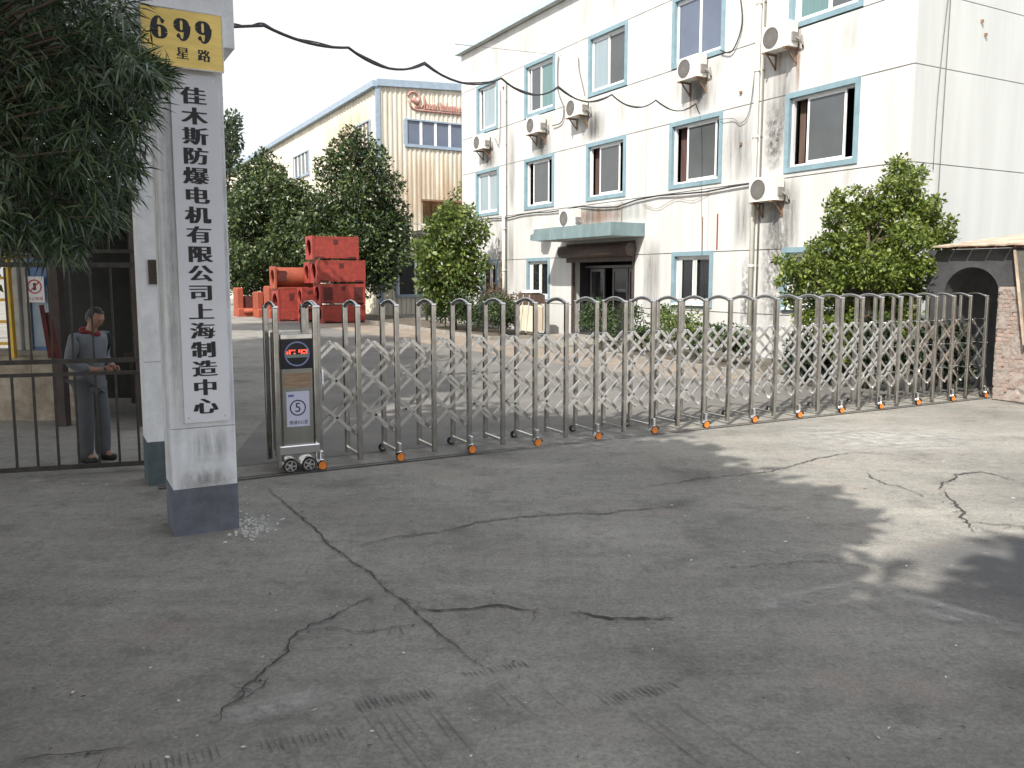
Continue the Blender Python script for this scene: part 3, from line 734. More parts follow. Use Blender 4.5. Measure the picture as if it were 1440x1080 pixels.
# entrance
MB().mat(M['canopy_teal']).box(-12.8, -8.5, -1.22, -.002, 3.2, 3.58).build('canopy', off)
cn = off.children[-1]
MB().mat(M['canopy_under']).box(-12.7, -8.6, -1.1, -.1, 3.185, 3.198).build('soffit', cn)
mb = MB().mat(M['canopy_teal']).prism([(-12.8, 3.21), (-12.8, 3.45), (-13.05, 3.40), (-13.05, 3.23)], Matrix.Translation((0, -1.2, 0)), .9); mb.build('end_flare', cn)
mb = MB().mat(M['shutter_brown']); mb.tube([(-12.62, -.22, 2.84), (-8.86, -.22, 2.84)], .2, 14); mb.box(-12.55, -8.93, -.1, -.003, 2.5, 3.1)
mb.build('roller_shutter', off)
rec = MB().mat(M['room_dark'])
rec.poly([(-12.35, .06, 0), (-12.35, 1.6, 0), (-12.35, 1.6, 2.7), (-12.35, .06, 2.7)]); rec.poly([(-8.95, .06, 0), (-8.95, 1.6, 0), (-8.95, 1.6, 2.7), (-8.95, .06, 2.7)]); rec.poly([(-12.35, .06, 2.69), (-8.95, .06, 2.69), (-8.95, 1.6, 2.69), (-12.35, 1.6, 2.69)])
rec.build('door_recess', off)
MB().mat(M['wall']).box(-12.345, -12.33, .055, .3, 0, 2.68).build('door_reveal', off)
mb = MB().mat(M['shutter_brown'])
for x in (-12.33, -9.03): MB().mat(M['shutter_brown']).box(x, x + .08, -.04, .054, 0, 2.5).build('shutter_guide', off)
def leaf_door(xa, xb, y):
    mb = MB().mat(M['door_frame']); f = .07
    mb.box(xa, xb, y, y + .05, .08, .2); mb.box(xa, xb, y, y + .05, 2.2, 2.3); mb.box(xa, xa + f, y, y + .05, .2, 2.2); mb.box(xb - f, xb, y, y + .05, .2, 2.2)
    d = mb.build('glass_door', off); MB().mat(M['glass_dark']).box(xa + f, xb - f, y + .02, y + .03, .2, 2.2).build('pane', d)
    mb = MB().mat(M['alu']).tube([(xa + .14, y - .05, .8), (xa + .14, y - .05, 1.4)], .015, 8); mb.build('handle', d)
leaf_door(-12.0, -11.2, .5); leaf_door(-10.75, -9.95, .5); leaf_door(-9.93, -9.1, .52)
MB().mat(M['door_frame']).box(-12.33, -9.0, .49, .56, 2.32, 2.4).build('door_head', off)
MB().mat(M['kerb']).box(-12.3, -9.0, -.9, .5, .0, .15).build('step', off)
nb = empty('door_notice', office(-9.55, .505), ROT, 'small white sheet with a dark arch symbol on the glass door', 'notice')
MB().mat(M['paper_white']).box(-.15, .15, -.006, 0, 1.42, 1.92).build('sheet', nb)
mb = MB().mat(M['blue_ink']); stroke(mb, [(-.075, 1.58), (-.075, 1.72), (-.06, 1.79), (0, 1.82), (.06, 1.79), (.075, 1.72), (.075, 1.58)], [.05] * 7, -.008); mb.build('symbol', nb)
mb = MB().mat(M['panel_blue']).box(-.14, .14, -.008, -.007, 1.43, 1.5); mb.build('blue_band', nb)
# rain pipes and thin conduits
def pipe(t, z0, z1, r, m, name='rain_pipe'):
    mb = MB().mat(m).tube([(-t, -r - .02, z0), (-t, -r - .02, z1)], r, 10)
    for z in np.arange(z0 + .6, z1, 1.55): mb.tube([(-t, -r - .02, z), (-t, -r - .02, z + .07)], r * 1.18, 10)
    return mb.build(name, off)
pipe(16.98, .1, 4.35, .06, M['pipe_white']); pipe(4.16, .1, 10.8, .06, M['pipe_white']); pipe(16.83, .1, 9.2, .022, M['cable_grey'], 'conduit'); pipe(4.0, .1, 10.8, .022, M['cable_grey'], 'conduit')
mb = MB().mat(M['cable']).tube([(-24 + i * .1 if i == 0 else -19.6 + i * .98, -.06 - .01 * (i % 2), 4.27 + .035 * math.sin(i * 1.7) - (.1 if 9 <= i <= 10 else 0)) for i in range(17)], .022, 6)
mb.build('wall_cable', off)
def wire(pts, r=.012, m='cable', name='wall_cable'):
    P = []
    for i in range(len(pts) - 1):
        p0 = Vector(pts[max(i - 1, 0)]); p1 = Vector(pts[i]); p2 = Vector(pts[i + 1]); p3 = Vector(pts[min(i + 2, len(pts) - 1)])
        for k in range(5):
            t = k / 5; P.append(.5 * ((2 * p1) + (p2 - p0) * t + (2 * p0 - 5 * p1 + 4 * p2 - p3) * t * t + (3 * p1 - p0 - 3 * p2 + p3) * t ** 3))
    P.append(Vector(pts[-1])); return MB().mat(M[m]).tube(P, r, 6).build(name, off)
wire([(-13.2, -.05, 9.3), (-13.25, -.05, 8.9), (-13.2, -.06, 8.2), (-12.85, -.06, 7.6), (-12.95, -.06, 7.15), (-13.5, -.08, 7.1)], .02, 'cable_grey')
wire([(-12.0, -.05, 9.0), (-11.95, -.05, 8.6), (-11.75, -.05, 8.1), (-11.6, -.05, 7.7)], .018, 'cable_grey')
wire([(-5.0, -.05, 10.4), (-4.9, -.05, 9.2), (-4.75, -.05, 8.2), (-5.05, -.06, 7.6), (-5.45, -.08, 7.7)], .016)
wire([(-17.3, -.05, 9.0), (-17.3, -.05, 7.8), (-17.4, -.06, 7.0), (-17.7, -.07, 7.3)], .014, 'cable_grey')
wire([(-5.4, -.08, 6.0), (-4.95, -.06, 5.95), (-4.7, -.05, 5.8), (-4.4, -.05, 6.1), (-4.2, -.05, 7.6)], .01, 'cable_grey')
wire([(-8.6, -.05, 4.15), (-7.9, -.05, 3.95), (-7.1, -.05, 4.15), (-6.4, -.05, 4.05), (-5.8, -.05, 4.2)], .006, 'rust')
wire([(-3.3, -.05, 10.5), (-3.4, -.05, 9.4), (-3.3, -.05, 8.6)], .012, 'cable_grey')
wire([(.03, .98, 10.8), (.03, .96, 7.6), (.03, .93, 5.5), (.03, .9, 3.2), (.03, .86, 2.4)], .011, 'cable_grey')
wire([(.03, .92, 7.9), (.03, .83, 7.1), (.03, .72, 5.6), (.03, .7, 4.2)], .009, 'cable_grey')
mb = MB().mat(M['rust'])
for y, z in ((.73, 8.3), (.72, 7.7), (2.05, 7.3), (2.2, 7.05)): MB().mat(M['rust']).box(0, .05, y - .02, y + .02, z - .03, z + .03).build('anchor', off)
for x, z in ((-17.1, 9.05), (-4.75, 6.55), (-4.7, 5.3)): MB().mat(M['rust']).box(x - .03, x + .03, -.05, -.001, z - .03, z + .03).build('anchor', off)
mb = MB().mat(M['rust']).box(-6.06, -6.02, -.004, -.001, 2.72, 3.6); mb.mat(M['motor_red']).box(-5.5, -5.45, -.004, -.001, 2.72, 3.65); mb.build('paint_run', off)
mb = MB().mat(M['rust']).bar((-8.95, -.5, 3.58), (-8.95, -.5, 4.2), .02); mb.build('rod', off)
# weathering sheets, 3 mm proud of the plaster
M['st_grey'] = stain_mat('st_grey', (.16, .155, .15), 3.2, .35, .5, .7, .22, 1.6)
M['st_faint'] = stain_mat('st_faint', (.34, .33, .3), 4, .4, .54, .32, .2, 1.8)
M['st_dark'] = stain_mat('st_dark', (.05, .048, .045), 3.5, .4, .5, .9, .2, 1.8)
M['st_rust'] = stain_mat('st_rust', (.3, .13, .05), 5, .25, .48, .7, .2, 1.5)
M['st_mould'] = stain_mat('st_mould', (.09, .09, .085), 3, 2.2, .54, .9, .14, 2.6)
def stain(x0, x1, z0, z1, m): sheet('stain', [(x0, -.0035, z0), (x1, -.0035, z0), (x1, -.0035, z1), (x0, -.0035, z1)], M[m], off)
stain(-4.0, -2.9, 4.35, 7.3, 'st_grey'); stain(-3.95, -2.7, 2.4, 4.3, 'st_dark'); stain(-3.95, -3.0, .6, 3.6, 'st_mould'); stain(-3.95, -3.3, 4.4, 6.2, 'st_mould')
stain(-4.9, -4.2, 2.7, 4.3, 'st_grey'); stain(-5.4, -4.2, 4.3, 6.1, 'st_grey'); stain(-4.6, -4.2, .3, 2.6, 'st_mould')
for x in (-3.52, -2.98): stain(x - .07, x + .07, 6.15, 7.75, 'st_rust')
for x in (-6.62,): stain(x - .06, x + .06, 6.2, 7.3, 'st_rust')
for xa, xb, zb in ((-19.0, -17.6, 7.1), (-15.0, -13.6, 7.0), (-11.9, -10.5, 7.2), (-7.0, -5.6, 7.2)): stain(xa, xb, zb - 1.0, zb, 'st_grey'); stain(xa + .3, xb - .3, zb - .9, zb, 'st_dark')
stain(-16.8, -16.2, 4.4, 7.6, 'st_grey'); stain(-16.8, -16.3, 1.5, 4.2, 'st_grey'); stain(-13.4, -8.0, 3.6, 4.3, 'st_grey'); stain(-12.4, -9.5, 3.6, 4.25, 'st_rust'); stain(-8.6, -7.7, .8, 3.2, 'st_grey'); stain(-17.6, -17.0, .3, 4.2, 'st_rust')
stain(-20.6, -17.2, .1, .9, 'st_grey'); stain(-8.7, -4.4, .05, .7, 'st_grey')
for w in WIN:
    if random.random() < .8: stain(w[0] - .1, w[0] + random.uniform(.25, .6), w[2] - random.uniform(.7, 1.3), w[2] - .12, 'st_faint'); stain(w[1] - random.uniform(.2, .5), w[1] + .12, w[2] - random.uniform(.6, 1.2), w[2] - .12, 'st_faint')
for x in np.arange(-20, -1, 1.9): stain(x, x + random.uniform(.5, 1.4), 9.6, 11.0, 'st_faint')
for x in np.arange(-20, -1, 2.3): stain(x, x + random.uniform(.8, 1.8), .03, random.uniform(.5, 1.0), 'st_faint')

# air conditioners on the wall, each a thing of its own
def ac_proto(x, z, label, w=.82, h=.56):
    o = empty('air_conditioner', office(x, 0, z), ROT, label, 'air conditioner', 'air conditioners on the office wall')
    d0, d1 = -.40, -.08
    MB().mat(M['ac_white']).box(0, w, d0, d1, .0, h, None, .015).build('case', o)
    mb = MB().mat(M['ac_dark']).disc((w * .36, d0 - .002, h * .5), (0, -1, 0), .235, 24, 0, .004)
    mb.mat(M['ac_grille'])
    for r in (.06, .1, .14, .18, .225): mb.disc((w * .36, d0 - .007, h * .5), (0, -1, 0), r + .009, 24, r - .009, .006)
    for k in range(8):
        a = math.pi * k / 8; mb.bar((w * .36 - .23 * math.cos(a), d0 - .012, h * .5 - .23 * math.sin(a)), (w * .36 + .23 * math.cos(a), d0 - .012, h * .5 + .23 * math.sin(a)), .008, .006, (0, 1, 0))
    mb.build('fan_grille', o)
    mb = MB().mat(M['ac_grille']).box(w + .001, w + .05, -.3, -.12, .1, .3); mb.build('valve_cover', o)
    for xx in (.1, w - .1):
        mb = MB().mat(M['rust']); mb.bar((xx, -.44, -.025), (xx, 0, -.025), .04); mb.bar((xx, 0, -.35), (xx, -.3, -.04), .03); mb.bar((xx, -.02, -.36), (xx, -.02, -.05), .03)
        mb.build('bracket', o)
    mb = MB().mat(M['ac_grille']).tube([(w + .03, -.2, .2), (w + .12, -.15, .12), (w + .12, -.05, -.02), (w + .05, -.03, .25)], .022, 6); mb.build('hose', o)
    return o
ac1 = ac_proto(-18.9, 6.95, 'outdoor unit under the farthest top floor window')
ACS = [(-14.75, 6.95, 'outdoor unit hanging just below the teal curtained window'), (-12.2, 7.1, 'outdoor unit low beside the half curtained top floor window'),
       (-6.75, 7.15, 'outdoor unit below the two pane slate window, next to a loop of cable'), (-3.75, 7.2, 'outdoor unit beside the near rain pipe, under the topmost right window'),
       (-4.0, 3.8, 'yellowed outdoor unit low beside the near rain pipe, over dark mould streaks'), (-12.0, 3.6, 'outdoor unit standing on the door canopy')]
for x, z, lb in ACS:
    c = ac1.copy(); C.objects.link(c); c.location = office(x, -.35 if z == 3.6 else 0, z); c['label'] = lb
    for ch in list(ac1.children):
        if z == 3.6 and ch.name.startswith('bracket'): continue
        k = ch.copy(); C.objects.link(k); k.parent = c
fl = empty('flood_lamp', office(-13.75, -.0, 3.5), ROT, 'small grey flood lamp box on the wall at the far end of the canopy', 'lamp')
MB().mat(M['ac_white']).box(-.25, .25, -.55, -.2, .05, .4, None, .02).build('housing', fl); MB().mat(M['ac_dark']).box(-.18, .22, -.5, -.25, -.08, .045).build('ballast', fl); mb = MB().mat(M['rust']).bar((0, 0, -.15), (0, -.3, -.06), .05); mb.build('arm', fl)
# cream bundle leaning beside the door
bn = empty('wrapped_bundle', office(-12.95, -1.2), ROT, 'cream sheeted bundle with brown top slats standing by the door', 'bundle')
mb = MB().mat(mat('cream_cloth', (.62, .52, .4), .9, var=.15, scale=4, stretch=(3, 3, .4), bump=.4, bscale=6)).box(-.45, .45, -.25, .25, .25, 1.15, None, .1); mb.build('wrap', bn)
for i in range(6): MB().mat(M['curtain_brown']).box(-.42 + i * .145, -.31 + i * .145, -.27, .27, 1.152, 1.5 - .02 * (i % 3)).build('slat', bn)
mb = MB().mat(M['paper_white']).box(-.3, .35, -.22, .22, 1.51, 1.6, None, .03); mb.build('cover', bn)
mb = MB().mat(M['curtain_pale'])
for x in (-.3, .1): mb.bar((x, -.27, .2), (x + .25, -.28, 1.45), .025)
mb.build('strap', bn)
mb = MB().mat(M['iron'])
for x in (-.4, .4): mb.bar((x, 0, 0), (x, 0, .25), .05)
mb.build('leg', bn)

# ------------------------------------------------------------------ warehouse
WH = CORNER - AX * 32 + AY * .45
wh = empty('warehouse', WH, ROT, 'cream corrugated metal warehouse with slate blue eaves behind the trees', 'building')
def corrugated(name, origin_axis, L0, L1, z0, z1, holes, m, pitch=.3, depth=.04, parent=wh):
    """ribbed sheet in the plane y=0 (axis 'y') or x=0; holes are (a0,a1,z0,z1)"""
    mb = MB().mat(m); prof = [(0, 0), (.45, 0), (.55, 1), (.9, 1), (1.0, 0)]
    zc = sorted({z0, z1, *[h[2] for h in holes], *[h[3] for h in holes]})
    k = L0
    xs = []
    while k < L1 - 1e-4:
        for f, d in prof[:-1]: xs.append((min(k + f * pitch, L1), d))
        k += pitch
    xs.append((L1, 0)); ac = sorted(set([h[0] for h in holes] + [h[1] for h in holes]))
    ax = sorted(xs + [(a, 0) for a in ac])
    for (a, da), (b_, db) in zip(ax[:-1], ax[1:]):
        if b_ - a < 1e-5: continue
        for p, q in zip(zc[:-1], zc[1:]):
            mx, mz = (a + b_) / 2, (p + q) / 2
            if any(h[0] < mx < h[1] and h[2] < mz < h[3] for h in holes): continue
            ze = lambda z, t: z if z < z1 - 1e-6 or name != 'front_cladding' else z1 + (t - L0) * .0
            if origin_axis == 'front': P = [(depth * da, a, p), (depth * db, b_, p), (depth * db, b_, q), (depth * da, a, q)]
            else: P = [(a, -depth * da, p), (b_, -depth * db, p), (b_, -depth * db, q), (a, -depth * da, q)]
            mb.poly(P)
    return mb.build(name, parent)
# front (faces the street, plane x=0, y 0..14); side wall faces the road (plane y=0, x -50..0)
fh = [(1.45, 7.6, 9.2, 10.45), (2.5, 4.9, 4.9, 6.2), (.9, 3.2, 1.0, 3.2)]
sh = [(-3.65, -1.15, 9.05, 10.45), (-17.2, -13.4, 9.05, 10.45), (-30.5, -26.5, 9.05, 10.45)]
corrugated('front_cladding', 'front', 0, 14, 0, 12.1, fh, M['clad'], .27, .045)
corrugated('side_cladding', 'side', -50, 0, 0, 12.0, sh, M['clad_side'], .5, .04)
mb = MB().mat(M['trim_slate']).box(-.06, .1, -.12, .12, 0, 12.1); mb.build('corner_trim', wh)
mb = MB().mat(M['trim_slate']).box(-50, .16, -.3, -.05, 12.0, 12.3); mb.build('eave', wh)
mb = MB().mat(M['trim_slate']).prism([(-.05, 12.05), (14.2, 12.75), (14.2, 13.15), (-.05, 12.4)], Matrix(((0, 1, 0, -.02), (1, 0, 0, 0), (0, 0, 1, 0), (0, 0, 0, 1))), .2); mb.build('gable_trim', wh)
mb = MB().mat(M['roof_grey']); mb.poly([(-.03, -.25, 12.2), (-50, -.25, 12.2), (-50, 14, 12.8), (-.03, 14, 12.8)]); mb.build('roof', wh)
mb = MB().mat(M['clad']).prism([(0, 12.08), (14, 12.08), (14, 12.7), (0, 12.1)], Matrix(((0, 1, 0, -.02), (1, 0, 0, 0), (0, 0, 1, 0), (0, 0, 0, 1))), .04); mb.build('gable_sheet', wh)
mb = MB().mat(M['room_dark']).box(-49.5, -.6, .5, 13.5, 0, 11.8); mb.build('interior', wh)
def strip_window(axis, a0, a1, z0, z1, n, m, sill=True):
    T = (lambda a, d, z: (d, a, z)) if axis == 'front' else (lambda a, d, z: (a, -d, z))
    mb = MB().mat(M['trim_slate'])
    def bx(mb, a, b_, d0, d1, za, zb):
        p = T(a, d0, za); q = T(b_, d1, zb); mb.box(min(p[0], q[0]), max(p[0], q[0]), min(p[1], q[1]), max(p[1], q[1]), za, zb)
    bx(mb, a0 - .12, a1 + .12, -.05, .09, z1, z1 + .08); bx(mb, a0 - .12, a1 + .12, -.05, .12, z0 - .16, z0); bx(mb, a0 - .14, a0, -.05, .1, z0 + .001, z1 - .001); bx(mb, a1, a1 + .14, -.05, .1, z0 + .001, z1 - .001)
    w = mb.build('window', wh)
    for i in range(n):
        p = a0 + (a1 - a0) * i / n; q = a0 + (a1 - a0) * (i + 1) / n
        mb = MB().mat(M['upvc']); bx(mb, p, p + .07, -.03, .04, z0, z1); bx(mb, q - .07, q, -.03, .04, z0, z1); mb.build('mullion', w)
        mb = MB().mat(m); bx(mb, p + .071, q - .071, -.02, 0, z0, z1); mb.build('pane', w)
strip_window('front', 1.6, 7.6, 9.2, 10.45, 7, M['glass_blue'])
for h in sh: strip_window('side', h[0], h[1], h[2], h[3], 4, M['glass_grey'])
mb = MB().mat(M['rust']).box(-.02, .08, 2.4, 5.0, 6.2, 6.3); mb.build('lintel', wh)
mb = MB().mat(M['ac_grille']).box(-.02, .95, 1.9, 5.4, 4.35, 4.55); mb.mat(M['pipe_white']).bar((.9, .4, 4.9), (.9, 4.2, 4.85), .06); mb.build('balcony', wh)
for a, b_ in ((.9, 3.2),): strip_window('front', a + .1, b_ - .1, 1.1, 3.1, 2, M['glass_dark'])
M['st_wh'] = stain_mat('st_wh', (.42, .22, .08), 1.6, .22, .5, .55, .22, 1.2)
sheet('stain', [(.056, 0, 4.5), (.056, 8, 4.5), (.056, 8, 9.0), (.056, 0, 9.0)], M['st_wh'], wh); sheet('stain', [(-10, -.046, 8), (-.2, -.046, 8), (-.2, -.046, 11.8), (-10, -.046, 11.8)], M['st_wh'], wh)
# red sign on the warehouse front
sg = empty('factory_sign', WH + AX * .06, ROT, 'faded red swirl emblem with a worn row of letters high on the warehouse', 'sign')
def FM(y, z): return (.02, y, z)
mb = MB().mat(M['logo_red'])
mb.tube([FM(2.02 + .33 * math.cos(a), 11.62 + .33 * math.sin(a)) for a in np.linspace(2.9, -.6, 14)], .055, 6)
mb.tube([FM(2.3 + .36 * math.cos(a), 11.56 + .4 * math.sin(a)) for a in np.linspace(.6, -2.2, 12)], .045, 6)
mb.tube([FM(1.72, 11.5), FM(1.82, 11.25), FM(2.0, 11.08), FM(2.25, 11.02), FM(5.05, 11.02)], .05, 6)
mb.tube([FM(1.95, 11.6), FM(2.1, 11.48), FM(2.28, 11.3)], .12, 6); mb.build('emblem', sg)
mb = None
for i, (hh, w) in enumerate(((.45, .18), (.28, .15), (.28, .15), (.28, .14), (.36, .1), (.42, .14), (.28, .15), (.42, .12), (.28, .15), (.28, .15), (.36, .1), (.28, .15), (.36, .14))):
    y = 2.62 + i * .19; mb = MB().mat(M['logo_red'])
    mb.box(.0, .06, y, y + .05, 11.13, 11.13 + hh); 
    if w > .11: mb.box(.0, .06, y + w - .05, y + w, 11.13, 11.13 + .27); mb.box(.001, .058, y + .05, y + w - .05, 11.13 + (.0 if i % 3 else .22), 11.13 + (.06 if i % 3 else .275))
    mb.build('letter', sg)

# ------------------------------------------------------------------ red motor housings stacked in the yard
def motor_box(name, loc, L, H, D, label, kind='box', m='motor_red', slots=False, rz=0.0, group='red motor housings stacked in the yard'):
    o = empty(name, loc, ROT + RAD(90) + rz, label, 'motor housing', group)       # local x along the long side, -y to the street
    mm = M[m]; t = .06
    mb = MB().mat(mm)
    if kind == 'box':
        mb.box(.08, L - .08, 0.02, .02 + t, 0.06, H - .02); mb.box(.08, L - .08, D - t, D, .06, H - .02); mb.box(.08, L - .08, .021 + t, D - t - .001, H - .02 - t, H - .021); mb.box(.08, L - .08, .021 + t, D - t - .001, .06, .06 + t)
    else:
        mb.tube([(.08, D / 2, H / 2), (L - .08, D / 2, H / 2)], H * .46, 28, cap=False); mb.tube([(L - .08, D / 2, H / 2), (.08, D / 2, H / 2)], H * .42, 28, cap=False)
    mb.build('body', o)
    for x in (0, L - .08):
        mb = MB().mat(mm); n = 32; R = H * .36; cy_, cz_ = D / 2, H / 2
        ring = [(math.cos(2 * math.pi * k / n), math.sin(2 * math.pi * k / n)) for k in range(n)]
        for xx, fl_ in ((x, 1), (x + .08, -1)):
            n0 = len(mb.v)
            for c_, s_ in ring:
                k = max(abs(c_), abs(s_)); mb.v.append((xx, cy_ + R * c_, cz_ + R * s_)); mb.v.append((xx, cy_ + D / 2 * c_ / k, cz_ + H / 2 * s_ / k))
            for k in range(n):
                j = (k + 1) % n; q = (n0 + 2 * k, n0 + 2 * j, n0 + 2 * j + 1, n0 + 2 * k + 1); mb.face(q if fl_ > 0 else q[::-1])
        n0 = len(mb.v)
        for c_, s_ in ring: mb.v.append((x, cy_ + R * c_, cz_ + R * s_)); mb.v.append((x + .08, cy_ + R * c_, cz_ + R * s_))
        for k in range(n): j = (k + 1) % n; mb.face((n0 + 2 * k, n0 + 2 * k + 1, n0 + 2 * j + 1, n0 + 2 * j))
        n0 = len(mb.v)
        for c_, s_ in ring:
            k = max(abs(c_), abs(s_)); mb.v.append((x, cy_ + D / 2 * c_ / k, cz_ + H / 2 * s_ / k)); mb.v.append((x + .08, cy_ + D / 2 * c_ / k, cz_ + H / 2 * s_ / k))
        for k in range(n): j = (k + 1) % n; mb.face((n0 + 2 * k, n0 + 2 * j, n0 + 2 * j + 1, n0 + 2 * k + 1))
        mb.build('end_plate', o)
    if kind == 'box':
        mb = MB().mat(M['motor_hole']).box(L * .5 - .1, L * .5 + .1, .005, .019, H * .66, H * .86); mb.build('terminal_opening', o)
        if slots:
            for xa, xb in ((.14, L * .27), (L * .74, L - .14)): MB().mat(M['motor_hole']).box(xa, xb, .004, .019, H * .2, H * .82).build('slot', o)
        for x0 in (.14, L - .5):
            mb = MB().mat(M['motor_hole']).box(x0, x0 + .36, .003, .019, .05, .13); mb.build('foot_slot', o)
    else:
        mb = MB().mat(M['motor_hole']).box(.2, L * .3, -.0 + D / 2 - H * .47, D / 2 - H * .36, H * .35, H * .8); mb.build('slot', o)
        mb = MB().mat(mm).box(.1, L - .1, .05, .12, 0, .07); mb.box(.1, L - .1, D - .12, D - .05, 0, .07); mb.build('foot', o)
    return o
def base_at(px, py, Y): return at(px, py, Y)
YB = 36.5
def place(px, z, Y=YB): p = at(px, 430, Y); return Vector((p.x, p.y, z))
motor_box('motor_housing', place(454, 0.0), 1.95, .82, 1.1, 'bottom red housing of the tallest stack, partly behind the gate posts')
motor_box('motor_housing', place(451, .83), 2.05, .93, 1.1, 'red housing with two dark side slots, second from the bottom of the tallest stack', slots=True)
motor_box('motor_housing', place(447, 1.77), 2.2, 1.02, 1.1, 'widest red housing, third up in the tallest stack')
motor_box('motor_housing', place(441, 2.80), 2.1, 1.03, 1.1, 'topmost red housing of the tallest stack')
motor_box('motor_housing', place(391, .0, 38.2), 1.25, 1.5, 1.2, 'broad tall red housing under the round one')
motor_box('motor_housing', place(388, 1.51, 38.2), 1.75, 1.02, 1.1, 'round barrelled red housing with square ends on the left stack', kind='round', m='motor_orange')
motor_box('motor_housing', place(425, .75, 37.3), .75, .82, .8, 'small red housing wedged between the two stacks')
motor_box('motor_housing', place(425, .0, 37.35), .75, .74, .8, 'lowest small red housing wedged between the stacks')
motor_box('motor_housing', place(436, 1.77, 38.2), .6, .95, .9, 'short red housing behind the tallest stack, its round hole showing')
# open orange machine frames at the far left
for i, (px, Y, L, H, lb) in enumerate(((334, 43, 1.9, 1.5, 'low orange red machine frame at the far end of the row'), (362, 42, 1.3, 1.3, 'open orange red frame next to the broad housing'), (378, 41, .9, 1.6, 'narrow orange red frame against the broad housing'))):
    o = empty('machine_frame', place(px, 0, Y), ROT + RAD(90), lb, 'machine frame', 'orange machine frames in the yard'); mm = M['motor_orange']
    mb = MB().mat(mm).box(0, L, 0, 1.2, 0, .45, None, .06); mb.build('bed', o)
    for x in (0.0, L - .35): MB().mat(mm).box(x, x + .35, .1, 1.1, .451, H, None, .05).build('upright', o)
    mb = MB().mat(M['motor_hole']).box(.36, L - .36, .2, 1.0, .452, H * .7); mb.build('core', o)
    mb = MB().mat(mm).tube([(.3, -.05, .3), (L - .3, -.05, .3)], .12, 10); mb.build('rail', o)

# ------------------------------------------------------------------ gate shelter on the right
# the gate slides into an arched recess; its face looks along the gate (plane y = 0, x towards the camera)
SH = Vector((7.95, 13.6, 0))
sr = empty('gate_shelter', SH, ROT, 'low dark rendered shelter with an arched opening that swallows the gate', 'shelter')
arch = [(-.02 - .48 + .48 * math.cos(a), 1.72 + .46 * math.sin(a)) for a in np.linspace(math.pi, 0, 17)]
mb = MB().mat(M['slab_dark'])
outer = [(-1.32, 0), (-1.32, 2.48), (1.6, 2.48), (1.6, 1.87), (-.02, 1.87)]
# left jamb, arch head and beam as quads round the arch
mb.box(-1.32, -.99, 0, .3, 0, 1.72)
n = len(arch)
for k in range(n - 1):
    (a, za), (b_, zb) = arch[k], arch[k + 1]
    mb.poly([(a, 0, za), (b_, 0, zb), (b_, 0, 2.2), (a, 0, 2.2)]); mb.poly([(a, 0, za), (a, .9, za), (b_, .9, zb), (b_, 0, zb)])
mb.box(-1.32, 1.6, .002, .3, 2.2, 2.48); mb.box(-1.32, -.981, .001, .3, 1.721, 2.199); mb.box(-.019, 1.6, .001, .3, 1.87, 2.199)
mb.build('arched_front', sr)
mb = MB().mat(M['slab_dark']).box(-1.32, -1.05, .301, 3.0, 0, 2.48); mb.box(-1.05, 1.6, 2.8, 3.0, 0, 2.48); mb.box(-1.04, 1.6, .301, 2.79, 2.35, 2.48); mb.build('rear_walls', sr)
# weathered brick pier beside the opening, every brick its own piece
MB().mat(M['mortar']).box(-.01, .79, .02, .45, 0, 1.868).build('brick_pier', sr)
pier = sr.children[-1]
bmesh_cache = []
for v_ in range(6):
    L_ = .23; b0 = MB().mat(M['brick'] if v_ % 3 else M['brick_pale']); b0.box(0, L_, 0, .115, 0, .058, None, .006); bmesh_cache.append(b0.mesh('brick'))
hb = [MB().mat(M['brick'] if v_ % 2 else M['brick_pale']).box(0, .11, 0, .115, 0, .058, None, .006).mesh('brick') for v_ in range(4)]
for r in range(27):
    z = .02 + r * .0685; xo = -.02
    if r % 2: link('brick', random.choice(hb), pier, (-.018 + random.uniform(-.004, .004), -.0 + random.uniform(-.012, .006), z)); xo = .105
    for k in range(3):
        if random.random() < .12: continue
        o = link('brick', random.choice(bmesh_cache), pier, (xo + k * .243 + random.uniform(-.005, .005), random.uniform(-.014, .008), z), random.uniform(-.02, .02))
M['st_plaster'] = stain_mat('st_plaster', (.34, .3, .27), 3, 3, .5, .95, .1, 2.2, fade=False)
sheet('plaster_patches', [(-.02, -.026, .02), (.8, -.026, .02), (.8, -.026, 1.86), (-.02, -.026, 1.86)], M['st_plaster'], pier)
rf = empty('lean_to_roof', SH + Vector((0, 0, 0)), ROT, 'tan slatted lean-to roof sloping above the dark shelter', 'roof')
for i in range(11):
    x = -1.1 + i * .32; MB().mat(M['slat_tan']).box(0, .29, -.2, 2.9, -.012, .012, Matrix.Translation((x, 0, 2.56 + random.uniform(-.006, .006))) @ Matrix.Rotation(RAD(6), 4, 'X') @ Matrix.Rotation(RAD(random.uniform(1, 4)), 4, 'Y')).build('slat', rf)
mb = MB().mat(M['rust']).bar((-1.12, .12, 2.515), (2.3, .12, 2.515), .05); mb.bar((-1.12, 2.5, 2.7), (2.3, 2.5, 2.7), .1); mb.build('purlin', rf)
lb = empty('leaning_board', SH, ROT, 'olive board with a pale edge leaning against the brick pier at the right edge', 'board')
mb = MB().mat(M['board_olive']).prism([(.28, 2.44), (.52, .95), (.9, .95), (.9, 2.44)], Matrix.Translation((0, -.12, 0)), .04); mb.build('panel', lb)
mb = MB().mat(M['slat_tan']).bar((.27, -.125, 2.44), (.51, -.125, .95), .03, .06, (0, 1, 0)); mb.build('edge', lb)

